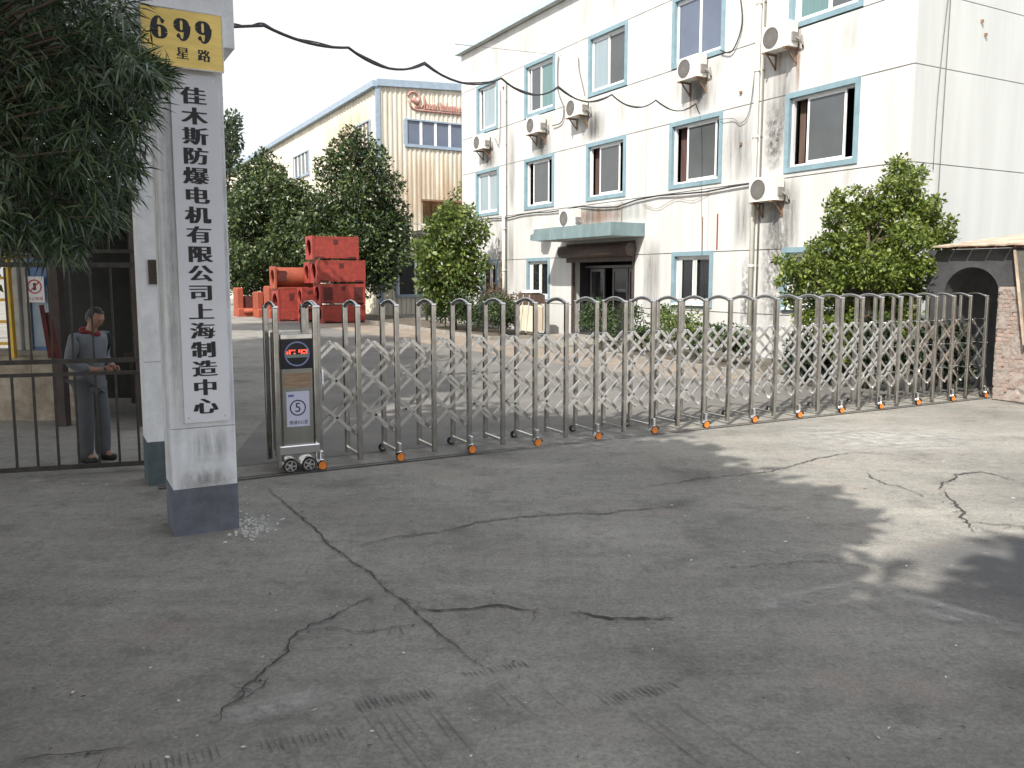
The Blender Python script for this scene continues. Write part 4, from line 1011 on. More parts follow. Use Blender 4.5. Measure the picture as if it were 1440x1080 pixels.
# ------------------------------------------------------------------ overhead cable from the pillar to the office
A_ = at(318, 36, 6.75); B_ = office(-6.2, -.05, 0); B_ = Vector((*B_.xy, 6.2))
oc = empty('overhead_cable', A_, 0, 'black overhead cable hung in swags from the pillar to the office wall', 'cable')
ties = [(318, 38), (372, 36), (490, 67), (597, 90), (705, 110), (785, 123), (860, 133), (922, 141), (978, 146), (1003, 160)]
def on_line(px):                                # the point of the A-B span seen in column px
    lo, hi = 0.0, 1.0
    for _ in range(40):
        s = (lo + hi) / 2; p = A_.lerp(B_, s); d = p - Vector((0, 0, CAMH)); x = 720 + FPX * d.x / d.dot(FW)
        if x < px: lo = s
        else: hi = s
    return A_.lerp(B_, (lo + hi) / 2)
T3 = []
for px, py in ties:
    p = on_line(px); q = at(px, py, p.y); T3.append(Vector((p.x, p.y, q.z)))
sag = [0, .05, .12, .14, .16, .17, .19, .2, .02]
P = []
for i in range(len(T3) - 1):
    for k in range(10):
        t = k / 10; p = T3[i].lerp(T3[i + 1], t); p.z -= sag[i] * 4 * t * (1 - t); P.append(p - A_)
P.append(T3[-1] - A_)
MB().mat(M['cable']).tube(P, .013, 6).build('cable', oc)
MB().mat(M['cable']).tube([p + Vector((0, .01, .012 + .012 * math.sin(i * .9))) for i, p in enumerate(P)], .007, 5).build('messenger_wire', oc)
tc_ = empty('thin_wire', A_, 0, 'hair thin wire high above the yard towards the office', 'wire')
MB().mat(M['cable_grey']).tube([at(640, 62, 12) - A_, at(790, 78, 19) - A_], .004, 4).build('strand', tc_)

# ------------------------------------------------------------------ foliage
def leaf_cloud(name, centers, radii, count, lmin, lmax, wratio, m, parent, rng, shell=.55, droop=.2, up=.35, squash=.85):
    """leaf-sized folded quads spread through the clumps, thicker towards their outsides"""
    centers = np.array(centers, float); radii = np.array(radii, float)
    wgt = radii ** 2.2; idx = rng.choice(len(radii), count, p=wgt / wgt.sum())
    d = rng.normal(size=(count, 3)); d /= np.linalg.norm(d, axis=1)[:, None]
    rr = (shell + (1.08 - shell) * rng.random(count) ** .7) * np.where(rng.random(count) < .2, rng.random(count), 1)
    lump = 1 + .22 * np.sin(d[:, 0] * 5 + idx * 1.7) * np.cos(d[:, 1] * 4 + idx) + .15 * np.sin(d[:, 2] * 9 + idx * 2.3)
    p = centers[idx] + d * (radii[idx] * rr * lump)[:, None] * np.array([1, 1, squash])
    ax = d * .8 + rng.normal(size=(count, 3)) * .75; ax[:, 2] -= droop; ax /= np.linalg.norm(ax, axis=1)[:, None]
    nr = rng.normal(size=(count, 3)) * .7 + d * .5; nr[:, 2] += up
    sd = np.cross(ax, nr); sd /= (np.linalg.norm(sd, axis=1)[:, None] + 1e-9); nn = np.cross(sd, ax)
    L_ = (lmin + (lmax - lmin) * rng.random(count))[:, None]; Wd = L_ * wratio
    v = np.empty((count, 4, 3)); v[:, 0] = p; v[:, 1] = p + ax * L_ * .5 + sd * Wd * .5 + nn * Wd * .15; v[:, 2] = p + ax * L_; v[:, 3] = p + ax * L_ * .5 - sd * Wd * .5 + nn * Wd * .15
    return quads(name, v.reshape(-1, 3), m, parent)
def quads(name, v, m, parent):
    n = len(v) // 4; me = bpy.data.meshes.new(name)
    me.vertices.add(len(v)); me.vertices.foreach_set('co', v.ravel()); me.loops.add(len(v)); me.loops.foreach_set('vertex_index', np.arange(len(v), dtype=np.int32))
    me.polygons.add(n); me.polygons.foreach_set('loop_start', np.arange(0, len(v), 4, dtype=np.int32)); me.polygons.foreach_set('loop_total', np.full(n, 4, np.int32))
    me.materials.append(m); me.update(calc_edges=True); return link(name, me, parent)
def tree(name, base, clumps, count, lmin, lmax, wr, m, label, group=None, trunk=.12, cat='tree', shell=.5, squash=.9, fork=None, up=.35):
    base = Vector(base); o = empty(name, base, 0, label, cat, group)
    cs = [Vector(c) - base for c, r in clumps]; rs = [r for c, r in clumps]
    leaf_cloud('crown', [tuple(c) for c in cs], rs, count, lmin, lmax, wr, m, o, RNG, shell=shell, squash=squash, up=up)
    top = max(c.z for c in cs); mid = sum(cs, Vector()) / len(cs)
    fz = fork if fork else max(.4, min(c.z - r for c, r in zip(cs, rs)) + .3)
    mb = MB().mat(M['bark']); j = Vector((mid.x * .25, mid.y * .25, fz)); hi = Vector((mid.x * .8, mid.y * .8, top * .9))
    mb.tube([(0, 0, -.05), (.03, .01, fz * .5), tuple(j), tuple(j.lerp(hi, .5)), tuple(hi)], [trunk * 1.3, trunk, trunk * .85, trunk * .5, trunk * .15], 9); mb.build('trunk', o)
    mb = MB().mat(M['bark'])
    for c in cs:
        s = j.lerp(hi, max(0, min(.85, (c.z - fz) / max(.1, top - fz) - .15))); k = s.lerp(c, .5) + Vector((0, 0, -.08 * (c - s).length))
        mb.tube([tuple(s), tuple(k), tuple(s.lerp(c, .9))], [trunk * .3, trunk * .17, trunk * .05], 6)
    mb.build('limbs', o); return o
def cl(lst, Y, spread, f=1.0):
    out = []
    for px, py, r in lst:
        y = Y + random.uniform(-spread, spread); out.append((at(px, py, y), r * y / 1177 * f))
    return out
M['lf_magnolia'] = leaf_mat('lf_magnolia', (.014, .03, .012), (.04, .07, .022), (.12, .155, .045), .2, .42)
M['lf_bright'] = leaf_mat('lf_bright', (.045, .08, .014), (.13, .185, .03), (.28, .33, .07), .38, .45)
M['lf_small'] = leaf_mat('lf_small', (.035, .065, .015), (.095, .145, .028), (.22, .27, .065), .3, .4)
M['lf_podo'] = leaf_mat('lf_podo', (.01, .026, .012), (.03, .06, .026), (.12, .17, .08), .12, .34)  # palest tone varies the green and paints in the leaf glints
M['lf_shrub'] = leaf_mat('lf_shrub', (.012, .028, .009), (.03, .058, .016), (.07, .105, .028), .2, .55)
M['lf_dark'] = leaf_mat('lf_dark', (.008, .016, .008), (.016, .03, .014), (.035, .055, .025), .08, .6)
M['lf_red'] = leaf_mat('lf_red', (.06, .04, .02), (.13, .075, .04), (.2, .14, .07), .25, .45)
M['lf_far'] = leaf_mat('lf_far', (.02, .035, .02), (.045, .07, .035), (.09, .12, .06), .2, .5)
magB = [(496, 192, 16), (482, 212, 22), (508, 212, 26), (530, 222, 18), (462, 236, 22), (490, 240, 30), (522, 250, 30), (548, 262, 22), (500, 268, 30), (455, 262, 14), (480, 290, 34), (518, 292, 34), (552, 300, 26), (446, 292, 26), (470, 318, 38), (512, 325, 40), (548, 328, 30), (565, 312, 14), (440, 325, 30), (480, 352, 40), (525, 356, 34), (552, 362, 26), (455, 372, 30), (500, 385, 34), (535, 390, 25)]
tree('magnolia_tree', at(505, 452, 41.5).xy.to_3d(), cl(magB + [(465, 340, 30), (590 - 20, 345, 18), (450, 350, 24), (535, 375, 30), (470, 395, 30), (562, 330, 20), (440, 355, 22)], 41.5, 1.3, .92), 32000, .12, .27, .5, M['lf_magnolia'], 'tall tiered dark magnolia in front of the warehouse corner', 'dark magnolia trees by the warehouse', .2, shell=.6, fork=2.2)
magA = [(372, 222, 14), (362, 240, 20), (385, 245, 20), (398, 262, 18), (350, 265, 22), (375, 272, 32), (405, 285, 28), (345, 295, 30), (372, 305, 38), (410, 318, 32), (430, 312, 22), (335, 325, 26), (362, 340, 40), (400, 348, 36), (428, 350, 28), (340, 368, 34), (376, 378, 36), (410, 382, 30), (330, 392, 22), (350, 398, 26)]
tree('magnolia_tree', at(372, 446, 47).xy.to_3d(), cl(magA + [(430, 285, 20), (435, 335, 24), (440, 370, 24), (345, 245, 14), (420, 265, 16), (330, 290, 22), (395, 400, 26)], 47, 1.7, .92), 32000, .13, .29, .5, M['lf_magnolia'], 'broad dark magnolia behind the left stack of red housings', 'dark magnolia trees by the warehouse', .22, shell=.6, fork=2.2)
tree('distant_tree', at(315, 428, 62).xy.to_3d(), cl([(328, 168, 12), (320, 185, 16), (332, 200, 9), (315, 210, 18), (325, 228, 13), (305, 240, 22), (312, 280, 30), (300, 320, 34), (310, 360, 34)], 62, 1), 5000, .3, .5, .5, M['lf_far'], 'tall far tree peeping past the right edge of the front pillar', None, .25, fork=4)
tree('tall_bare_shrub', at(600, 440, 38).xy.to_3d(), cl([(640, 275, 8), (648, 262, 6), (630, 288, 8)], 38, .3), 120, .12, .2, .5, M['lf_small'], 'thin twiggy growth above the small bright tree', None, .05, fork=3)
smallT = [(630, 298, 15), (652, 302, 16), (612, 318, 16), (635, 322, 22), (662, 316, 14), (603, 345, 20), (630, 350, 28), (658, 345, 20), (678, 330, 12), (682, 312, 7), (612, 372, 24), (640, 378, 26), (668, 372, 20), (596, 362, 13), (605, 398, 20), (632, 402, 26), (660, 398, 20), (620, 420, 16)]
tree('small_leafy_tree', at(638, 466, 31).xy.to_3d(), cl(smallT, 31, .7), 8000, .13, .24, .5, M['lf_small'], 'small bright green tree at the far corner of the office', None, .1, shell=.4, fork=1.1)
rightT = [(1265, 238, 16), (1293, 243, 10), (1278, 262, 18), (1248, 262, 13), (1204, 268, 8), (1178, 276, 10), (1226, 280, 14), (1196, 297, 16), (1172, 312, 13), (1215, 306, 20), (1255, 292, 24), (1288, 292, 18), (1315, 284, 10), (1308, 312, 18), (1338, 312, 8), (1160, 338, 12), (1190, 338, 24), (1232, 336, 28), (1275, 330, 26), (1312, 336, 14), (1092, 366, 6), (1112, 380, 12), (1140, 372, 14), (1098, 396, 8), (1165, 372, 20), (1205, 375, 30), (1250, 375, 32), (1290, 372, 22), (1130, 398, 16), (1160, 405, 22), (1200, 412, 30), (1245, 412, 30), (1285, 406, 20), (1150, 432, 16), (1190, 445, 24), (1235, 448, 26), (1275, 440, 18), (1200, 468, 24), (1240, 472, 24), (1160, 462, 20), (1275, 466, 20), (1128, 446, 14), (1185, 490, 18), (1255, 492, 16)]
tree('leafy_shrub_tree', at(1218, 545, 15.1).xy.to_3d(), cl(rightT + [(1110, 372, 12), (1130, 385, 16), (1330, 330, 12), (1320, 345, 14), (1300, 300, 14), (1145, 350, 12), (1115, 420, 14), (1170, 290, 10)], 15.1, .45, 1.06), 33000, .055, .115, .48, M['lf_bright'], 'sunlit yellow green tree rising behind the right half of the gate', None, .09, shell=.3, fork=.7)

def shrub(label, x, y, w, h, n, m, group='shrubs along the office wall', ll=(.06, .12)):
    b = office(x, y, .06); cs = []
    for i in range(max(4, int(w * 6))):
        cs.append((b + AX * random.uniform(-w / 2, w / 2) + AY * random.uniform(-.35, .35) + Vector((0, 0, random.uniform(.3, .85) * h)), random.uniform(.18, .32) * h))
    return tree('shrub', b, cs, int(n * 1.7), ll[0], ll[1], .5, m, label, group, .03, 'shrub', .25, fork=.15)
shrub('low dark green hedge at the foot of the small bright tree', -18.2, -2.0, 2.6, 1.5, 2600, M['lf_shrub'])
shrub('dark green bush left of the rain pipe', -16.0, -2.0, 2.0, 1.5, 2200, M['lf_shrub'])
shrub('reddish tipped bush below the small ground floor window', -15.3, -1.0, 1.6, 1.75, 1500, M['lf_red'])
shrub('round dark bush just left of the cream bundle', -13.9, -1.9, 1.6, 1.5, 2400, M['lf_shrub'])
shrub('bushy plant right of the doorway', -8.0, -1.8, 1.4, 1.4, 1500, M['lf_shrub'])
shrub('tall stemmed plant below the window right of the door', -6.4, -1.7, 1.3, 1.3, 1300, M['lf_shrub'])
shrub('yellowish bush between the window right of the door and the near rain pipe', -5.0, -1.8, 1.5, 1.2, 1300, M['lf_small'])
shrub('low shadowed bush at the foot of the near rain pipe', -3.3, -1.8, 1.5, .9, 1300, M['lf_shrub'])

for i, (px_, Y_, w_, h_, lb_) in enumerate(((1262, 14.6, 1.1, 1.35, 'dark stand-in shrub right of the yellow green tree'), (1312, 14.7, .8, 1.4, 'dark stand-in shrub against the left edge of the arched shelter'), (1140, 15.3, 1.5, 1.15, 'dark low stand-in shrub left of the yellow green tree trunk'))):
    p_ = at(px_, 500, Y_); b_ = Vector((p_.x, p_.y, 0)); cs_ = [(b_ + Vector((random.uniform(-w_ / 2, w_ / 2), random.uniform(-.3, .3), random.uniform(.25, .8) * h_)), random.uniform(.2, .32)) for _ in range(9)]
    tree('shrub', b_, cs_, 5200, .06, .12, .5, M['lf_dark'], lb_, 'dark stand-in shrubs by the gate shelter', .03, 'shrub', .2, fork=.15)  # shrubs added to darken the indistinct strip behind the gate
# long-leaved podocarpus hanging into the upper left, nearest to the street
def podocarpus():
    base = Vector((-3.45, 4.9, 0)); o = empty('podocarpus_tree', base, 0, 'dark long leaved podocarpus hanging in front of the pillar at upper left', 'tree')
    rng = np.random.default_rng(5); tips = []
    def px(x, y, Y): return at(x, y, Y)
    zones = [(40, 60, 95), (120, 40, 80), (60, 180, 110), (150, 130, 80), (30, 270, 70), (120, 240, 85), (170, 190, 40), (60, 310, 45), (-60, 150, 120), (-80, 300, 90), (150, 270, 36), (180, 90, 28), (198, 97, 16), (160, 60, 45), (-60, 20, 120), (60, -60, 120), (180, 235, 20), (10, 330, 35), (214, 112, 10), (140, -30, 70), (100, 330, 22), (60, 355, 16), (130, 110, 60), (90, 150, 60), (150, 60, 50), (100, 200, 60), (220, 99, 12), (229, 108, 8), (30, 200, 80), (100, 355, 12), (150, 300, 22), (205, 150, 14)]
    for x, y, r in zones:
        for k in range(int(10 + r * .55)):
            a = rng.random() * 6.28; q = math.sqrt(rng.random()) * r
            tips.append(px(x + q * math.cos(a), y + q * math.sin(a), rng.normal(4.7, .32)))
    vs = []
    heart = Vector((-3.0, 4.8, 3.2))
    for t in tips:
        d = (t - heart); d.z -= .25; d += Vector(rng.normal(size=3)) * .5; d.normalize()
        for k in range(13):
            s = k / 12; root = t - d * (.16 * (1 - s)); an = k * 2.4; q = d.cross(Vector((.3, .2, 1))).normalized(); w = d.cross(q)
            ax = (d * (.55 + .5 * s) + (q * math.cos(an) + w * math.sin(an)) * .8 + Vector((0, 0, -.12))).normalized()
            L_ = rng.uniform(.075, .15); sd = ax.cross(Vector(rng.normal(size=3))).normalized() * .0055
            bend = Vector((0, 0, -.018)); tip = root + ax * L_ + bend
            vs += [root, root + ax * L_ * .5 + sd, tip, root + ax * L_ * .5 - sd]
    quads('crown', np.array([tuple(v - base) for v in vs], float), M['lf_podo'], o)
    mb = MB().mat(M['bark']); mb.tube([(0, 0, -.05), (.05, .02, 1.2), (.2, 0, 2.4), (.45, -.1, 3.4), (.5, -.1, 4.2)], [.13, .11, .09, .06, .03], 10); mb.build('trunk', o)
    mb = MB().mat(M['bark'])
    for i in range(0, len(tips), 6):
        t = tips[i] - base; s = Vector((.2 + .25 * max(0, min(1, (t.z - 2.4))), -.05, max(1.9, min(3.8, t.z - .1)))); m_ = s.lerp(t, .5) + Vector((0, 0, .06)); mb.tube([tuple(s), tuple(m_), tuple(t)], [.014, .008, .003], 5)
    mb.build('limbs', o)
podocarpus()

# street trees outside the frame, on the near kerb: they throw the shade over the entrance
M['lf_street'] = leaf_mat('lf_street', (.02, .04, .015), (.04, .07, .02), (.08, .12, .035), .15, .45)
def street_tree(base, cen, r, n, label):
    cs = []
    for i in range(16):
        d = Vector((random.gauss(0, 1), random.gauss(0, 1), random.gauss(0, .7))).normalized() * r * random.uniform(.3, .8)
        cs.append((Vector(cen) + d, r * random.uniform(.38, .55)))
    tree('street_tree', (base[0], base[1], 0), cs, n, .26, .42, .6, M['lf_street'], label, 'street trees shading the entrance', .2, fork=cen[2] - r * .9, shell=.2)
street_tree((-8.2, -1.0), (-6.6, -.6, 7.2), 2.7, 16000, 'leafy street tree left of the entrance, casting shade on the pillars')
street_tree((-6.6, 1.6), (-4.2, 2.3, 7.4), 2.7, 17000, 'leafy tree arching over the left of the entrance, shading the gate motor')
street_tree((-3.0, -3.6), (-3.3, -3.1, 7.3), 2.9, 18000, 'leafy street tree behind the photographer, shading the middle of the pavement')
street_tree((-.6, -1.6), (-2.1, 1.0, 7.2), 1.5, 10000, 'tree bough leaning over the entrance, throwing the rounded shade before the gate')
street_tree((1.4, -5.0), (.7, -3.0, 7.2), 2.1, 18000, 'leafy street tree behind the photographer, shading the near concrete')
street_tree((4.6, -6.0), (3.6, -4.6, 7.2), 2.5, 13000, 'leafy street tree to the right, shading the asphalt patch')
street_tree((-12.4, 12.5), (-9.5, 12.4, 9.4), 2.8, 14000, 'middle one of the leafy trees left of the yard road')
street_tree((-10.8, 8.2), (-8.2, 8.2, 9.2), 2.8, 15000, 'leafy tree left of the yard road, shading the road')
street_tree((-10.4, 3.6), (-8.7, 4.6, 7.4), 2.8, 15000, 'unseen leafy tree added outside the railing, keeping the shed and the man in shade')  # added out of view to keep sun off the shed and the man
street_tree((-17.5, 27.0), (-13.6, 27.3, 9.2), 2.6, 11000, 'unseen leafy tree added by the yard road, shading the red housings')  # added behind nearer foliage to shade the housings
street_tree((-13.5, 18.0), (-10.6, 17.6, 9.2), 2.8, 13000, 'leafy tree farther along the left side of the yard road')

# ------------------------------------------------------------------ left railing, yard corner and the bending man
FR = Vector((-3.72, 8.62, 0)); FD = Vector((-1.3, -.38, 0)).normalized(); FRZ = math.atan2(FD.y, FD.x)
rl = empty('iron_railing', FR, FRZ, 'dark iron bar railing between the narrower pillar and the left edge', 'railing')
for z, h in ((2.27, .035), (2.13, .05), (1.16, .045), (1.03, .035), (.07, .045), (3.5, .05)): MB().mat(M['iron']).box(0, 4.4, -.02, .02, z - h / 2, z + h / 2).build('rail', rl)
MB().mat(M['iron']).box(-.03, .05, -.04, .04, 0, 3.5).build('post', rl)
bm_ = MB().mat(M['iron']).box(-.011, .011, -.011, .011, .092, 1.01).mesh('bar'); bm2 = MB().mat(M['iron']).box(-.009, .009, -.009, .009, 1.184, 2.1).mesh('bar'); bm3 = MB().mat(M['iron']).box(-.009, .009, -.009, .009, 2.29, 3.47).mesh('bar')
for i in range(23):
    x = .19 * (i + 1)
    for b_ in (bm_, bm2, bm3): link('bar', b_, rl, (x, 0, 0))
# plinth with white posts, blue cabinet, sign, ladder
pl_ = empty('plinth_wall', (-8.9, 11.6, 0), 0, 'low weathered beige plinth wall behind the railing at the left', 'wall')
for i in range(4): MB().mat(M['plinth']).box(i * .72, i * .72 + .712, 0, .35, 0, .92).build('panel', pl_)
MB().mat(M['kerb']).box(-.02, 2.9, -.04, .4, .925, .99).build('coping', pl_)
PX = lambda x, Y: (x - 720) / 1177 * Y
for i, x in enumerate((27, 33)):
    o = empty('white_post', (PX(x, 11.7) - (.0 if i else .06), 11.72 + .05 * i, .99), 0, ['left of two white posts between the ladder and the blue cabinet', 'right of two white posts between the ladder and the blue cabinet'][i], 'post', 'white posts on the plinth')
    MB().mat(M['post_white']).box(-.05, .05, -.05, .05, 0, 1.75, None, .01).build('shaft', o); MB().mat(M['kerb']).box(-.06, .06, -.06, .06, 1.752, 1.8).build('cap', o)
cb = empty('blue_cabinet', (PX(42, 11.7), 11.7, .99), 0, 'tall blue metal cabinet on the plinth wall behind the railing', 'cabinet')
MB().mat(M['panel_blue']).box(0, .27, 0, .3, 0, 1.95, None, .01).build('body', cb); MB().mat(M['post_white']).box(.275, .30, -.01, .02, 0, 2.0).build('edge', cb)
mb = MB().mat(M['trim_slate']).box(.02, .25, -.008, -.001, .05, .9); mb.build('door', cb)
sn = empty('warning_sign', (PX(36, 11.66), 11.64, .0), 0, 'white sign with a dark red prohibition ring on the blue cabinet', 'sign')
MB().mat(M['paper_white']).box(0, .26, 0, .01, 1.66, 2.02).build('panel', sn)
mb = MB().mat(M['red_ink']).disc((.13, -.001, 1.88), (0, -1, 0), .1, 24, .082, .002); mb.bar((.06, -.004, 1.81), (.2, -.004, 1.95), .016, .003, (0, 1, 0)); mb.build('ring', sn)
mb = MB().mat(M['ink']).box(.11, .15, -.0015, -.0005, 1.83, 1.93); mb.build('symbol', sn)
link('lettering', text_mesh('禁止吸烟', .055, M['red_ink'], 0, 1, 1, 0), sn, (.13, -.002, 1.71))
ld = empty('yellow_ladder', (PX(14, 11.5), 11.45, .0), 0, 'yellow rung ladder standing at the left edge behind the railing', 'ladder')
for x in (0, -.42): MB().mat(M['ladder_yellow']).bar((x + .03, -.02, .9), (x - .06, .1, 2.65), .075, .05).build('stile', ld)
for i in range(6): MB().mat(M['ladder_yellow']).bar((-.41, -.0 + i * .02, 1.1 + i * .3), (.0, -.0 + i * .02, 1.1 + i * .3), .04).build('rung', ld)
# dark open shed behind
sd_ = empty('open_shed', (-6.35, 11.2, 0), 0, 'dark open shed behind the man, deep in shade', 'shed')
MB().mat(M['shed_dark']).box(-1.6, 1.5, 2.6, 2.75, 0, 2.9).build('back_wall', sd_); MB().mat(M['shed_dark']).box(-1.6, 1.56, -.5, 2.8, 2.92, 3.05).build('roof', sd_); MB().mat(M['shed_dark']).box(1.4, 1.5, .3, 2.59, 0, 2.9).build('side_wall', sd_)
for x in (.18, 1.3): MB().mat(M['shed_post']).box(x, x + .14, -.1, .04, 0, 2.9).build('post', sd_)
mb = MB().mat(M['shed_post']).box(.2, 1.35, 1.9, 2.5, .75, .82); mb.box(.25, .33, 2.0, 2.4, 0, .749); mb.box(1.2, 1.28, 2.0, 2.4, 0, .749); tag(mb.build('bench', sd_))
for i, (xa, xb, z) in enumerate(((.5, 1.1, 2.25), (.45, .8, 1.8))): MB().mat(M['alu']).box(xa, xb, 2.5, 2.59, z, z + .04).build('shelf', sd_)
bg_ = empty('hanging_bag', (-5.05, 11.6, 0), 0, 'dark blue bag hanging in the shed right of the man', 'bag')
mb = MB().mat(mat('bag_blue', (.03, .045, .11), .8, var=.3, scale=6)).box(-.12, .14, -.1, .1, 1.5, 2.0, None, .06); mb.build('body', bg_); mb = MB().mat(M['post_white']).box(-.11, .13, -.103, -.101, 1.56, 1.6); mb.build('stripe', bg_); mb = MB().mat(M['cable']).tube([(-.08, 0, 1.98), (0, 0, 2.9), (.1, 0, 1.98)], .01, 5); mb.build('strap', bg_)
rd = empty('red_cloth', (-6.05, 10.9, 0), 0, 'dark red cloth hanging beside the shed post', 'cloth')
mb = MB().mat(mat('cloth_red', (.07, .012, .01), .9, var=.3, scale=8))
for i in range(3): mb.bar((-.1 + i * .05, .02 * (i % 2), 1.65 - i * .1), (-.02 + i * .05, .02 * (i % 2), .95), .06, .01, (0, 1, 0))
mb.build('folds', rd)
# dark bushes beyond the shed fill the upper left
tree('dark_evergreen', (-9.0, 15.5, 0), [(Vector((-9.0 + random.uniform(-2.6, 1.6), 15.5 + random.uniform(-.8, .8), random.uniform(2.6, 6.5))), random.uniform(.7, 1.1)) for _ in range(30)], 9000, .16, .28, .5, M['lf_magnolia'], 'dark evergreen massed behind the shed roof', None, .18, fork=2.2)
pn = empty('black_panel', (-3.05, 4.3, 0), RAD(20), 'black slanted tip of a panel poking in at the left edge', 'panel')
MB().mat(M['rubber']).prism([(-.5, 0.0), (.0, .36), (.16, .22), (-.3, 0.0)], Matrix.Translation((-.12, 0, .12)), .02).build('flap', pn); mb = MB().mat(M['iron']).bar((-.45, 0, 0), (-.42, 0, .2), .04); mb.build('foot', pn)

# ------------------------------------------------------------------ the man
def skin_mesh(nodes, edges, m, sub=2, root=0):
    me = bpy.data.meshes.new('skin'); me.from_pydata([n[0] for n in nodes], edges, []); o = bpy.data.objects.new('skin', me); C.objects.link(o)
    md = o.modifiers.new('skin', 'SKIN'); md.use_smooth_shade = True
    sv = me.skin_vertices[0].data
    for i, n in enumerate(nodes): sv[i].radius = n[1] if isinstance(n[1], tuple) else (n[1], n[1]); sv[i].use_root = (i == root)
    o.modifiers.new('sub', 'SUBSURF').levels = sub
    dg = bpy.context.evaluated_depsgraph_get(); r = bpy.data.meshes.new_from_object(o.evaluated_get(dg)); C.objects.unlink(o); bpy.data.objects.remove(o)
    r.materials.clear(); r.materials.append(m)
    for p in r.polygons: p.use_smooth = True
    return r
M['skin'] = mat('skin', (.36, .2, .14), .55, var=.08, scale=10)
M['jacket'] = mat('jacket', (.15, .165, .185), .85, var=.12, scale=5, bump=.3, bscale=14)
M['trousers'] = mat('trousers', (.1, .108, .118), .85, var=.12, scale=5, bump=.3, bscale=12)
M['hair'] = mat('hair', (.012, .011, .01), .6, var=.3, scale=30)
M['collar'] = mat('collar', (.17, .012, .018), .85, var=.15)
man = empty('person', (-4.58, 8.95, 0), RAD(-14), 'man in grey work jacket with red collar looking down behind the railing', 'person')
# faces +x, head bowed
nodes = [((0, 0, .93), (.13, .15)), ((.01, 0, 1.12), (.12, .145)), ((.02, 0, 1.28), (.115, .16)), ((.03, 0, 1.38), (.07, .1)), ((.06, 0, 1.44), .055), ((.085, 0, 1.5), .058)]
edges = [(0, 1), (1, 2), (2, 3), (3, 4), (4, 5)]
hd = len(nodes); nodes += [((.105, 0, 1.55), (.05, .05))]; edges += [(5, hd)]
for s in (-1, 1):
    b0 = len(nodes)
    nodes += [((0, .09 * s, .86), .085), ((.02 if s < 0 else .05, .1 * s, .48), .058), ((-.02 if s < 0 else .03, .1 * s, .1), .04), ((.12 if s < 0 else .17, .11 * s, .05), .036)]
    edges += [(0, b0), (b0, b0 + 1), (b0 + 1, b0 + 2), (b0 + 2, b0 + 3)]
    a0 = len(nodes)
    nodes += [((.02, .18 * s, 1.36), .05), ((-.02, .25 * s, 1.1), .042), ((.2, .14 * s, 1.03), .03), ((.27, .09 * s, 1.03), (.034, .02))]
    edges += [(2, a0), (a0, a0 + 1), (a0 + 1, a0 + 2), (a0 + 2, a0 + 3)]
body_me = skin_mesh(nodes, edges, M['skin'])
bm = bmesh.new(); bm.from_mesh(body_me)
def add_chain(ns, m=M['skin']):
    me = skin_mesh(ns, [(i, i + 1) for i in range(len(ns) - 1)], m, 1); bm.from_mesh(me)
for s in (-1, 1):
    for k, (L_, z) in enumerate(((.055, .025), (.065, .01), (.06, -.006), (.045, -.02))):
        x, y = .285, .085 * s; add_chain([((x, y, 1.03 + z), .009), ((x + L_ * .6, y - .015 * s, 1.03 + z - .004), .0085), ((x + L_, y - .035 * s, 1.03 + z - .018), .008)])
    add_chain([((.255, .075 * s, 1.05), .011), ((.28, .05 * s, 1.068), .009), ((.305, .04 * s, 1.065), .008)])
HC = Vector((.118, 0, 1.57)); tilt = Matrix.Rotation(RAD(24), 4, 'Y')
def HP(x, y, z): return tuple(HC + (tilt @ Vector((x, y, z))))
nb_ = len(bm.verts); bmesh.ops.create_uvsphere(bm, u_segments=20, v_segments=16, radius=1.0); bm.verts.ensure_lookup_table()
for v_ in list(bm.verts)[nb_:]:
    x, y, z = v_.co; jaw = 1 - .28 * max(0, -z) ** 1.3; fx = .098 if x < 0 else .088
    nose = .022 * math.exp(-((y / .16) ** 2) - ((z + .12) / .2) ** 2) if x > .6 else 0; brow = .006 * math.exp(-((z - .2) / .12) ** 2) if x > .6 else 0; lip = .007 * math.exp(-((z + .5) / .1) ** 2 - (y / .4) ** 2) if x > .4 else 0
    eye = -.008 * math.exp(-((z - .06) / .1) ** 2 - ((abs(y) - .36) / .14) ** 2) if x > .5 else 0
    v_.co = Vector(HP(x * fx * (jaw if x < 0 else 1 - .1 * max(0, -z)) + nose + brow + lip + eye, y * .074 * jaw, z * .115))
for f_ in bm.faces: f_.smooth = True
for s in (-1, 1): add_chain([(HP(-.012, .07 * s, .012), .017), (HP(-.014, .078 * s, -.022), .012)])
bm.to_mesh(body_me); bm.free()
link('body', body_me, man)
jn = [((0, 0, .74), (.165, .195)), ((0, 0, .86), (.16, .19)), ((.0, 0, 1.0), (.15, .18)), ((.01, 0, 1.15), (.145, .18)), ((.015, 0, 1.3), (.135, .19)), ((.03, 0, 1.4), (.085, .12))]
je = [(0, 1), (1, 2), (2, 3), (3, 4), (4, 5)]
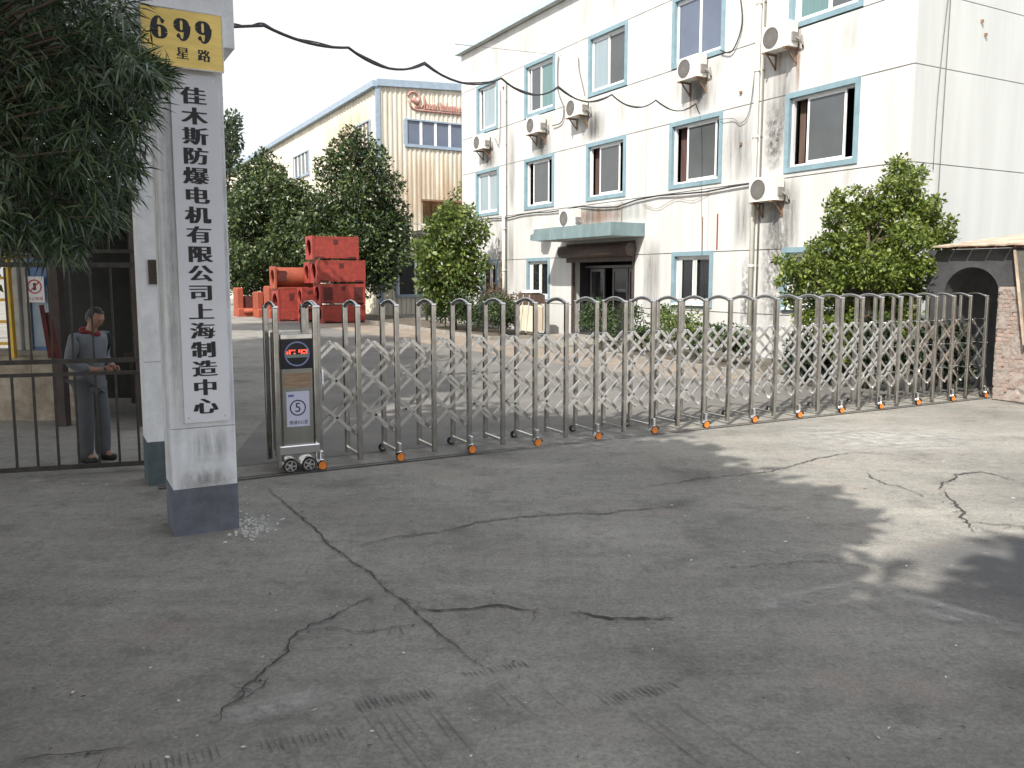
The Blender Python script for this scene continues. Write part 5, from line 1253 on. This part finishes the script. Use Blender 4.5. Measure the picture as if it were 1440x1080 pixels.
for s in (-1, 1):
    a0 = len(jn); jn += [((.02, .19 * s, 1.355), .084), ((-.02, .26 * s, 1.1), .066), ((.17, .16 * s, 1.035), .05)]; je += [(4, a0), (a0, a0 + 1), (a0 + 1, a0 + 2)]
link('jacket', skin_mesh(jn, je, M['jacket']), man)
tn = [((0, 0, .98), (.145, .17))]; te = []
for s in (-1, 1):
    b0 = len(tn); tn += [((0, .095 * s, .82), .112), ((.02 if s < 0 else .05, .105 * s, .48), .086), ((-.02 if s < 0 else .03, .105 * s, .03), .088)]; te += [(0, b0), (b0, b0 + 1), (b0 + 1, b0 + 2)]
link('trousers', skin_mesh(tn, te, M['trousers']), man)
for s in (-1, 1):
    x = -.02 if s < 0 else .03; link('shoe', skin_mesh([((x - .05, .11 * s, .045), .045), ((x + .06, .11 * s, .048), .048), ((x + .17, .115 * s, .035), .036)], [(0, 1), (1, 2)], M['rubber']), man)
mb = MB().mat(M['collar']); mb.tube([(.04 + .085 * math.cos(a), .085 * math.sin(a), 1.425 - .03 * math.cos(a)) for a in np.linspace(0, 2 * math.pi, 18)[:-1]], .024, 8, closed=True); mb.build('collar', man)
# hair cap
bmh = bmesh.new(); bmesh.ops.create_uvsphere(bmh, u_segments=22, v_segments=14, radius=1.0)
bmesh.ops.delete(bmh, geom=[v for v in bmh.verts if v.co.z < -.45 or (v.co.x > .3 and v.co.z < .5) or (v.co.x > .0 and v.co.z < .0)], context='VERTS')
for v in bmh.verts:
    k = 1 + .05 * math.sin(v.co.x * 19 + v.co.y * 17) * math.cos(v.co.z * 21); x = v.co.x; v.co = HC + tilt @ Vector((x * (.107 if x < 0 else .095) * k - .004, v.co.y * .081 * k, v.co.z * .122 * k + .004))
hme = bpy.data.meshes.new('hair'); bmh.to_mesh(hme); bmh.free(); hme.materials.append(M['hair'])
for p in hme.polygons: p.use_smooth = True
link('hair', hme, man)
mb = MB().mat(M['ink'])
for s in (-1, 1): mb.tube([HP(.072, .029 * s, .008), HP(.079, .029 * s, .008)], .008, 8)
mb.build('eye', man)
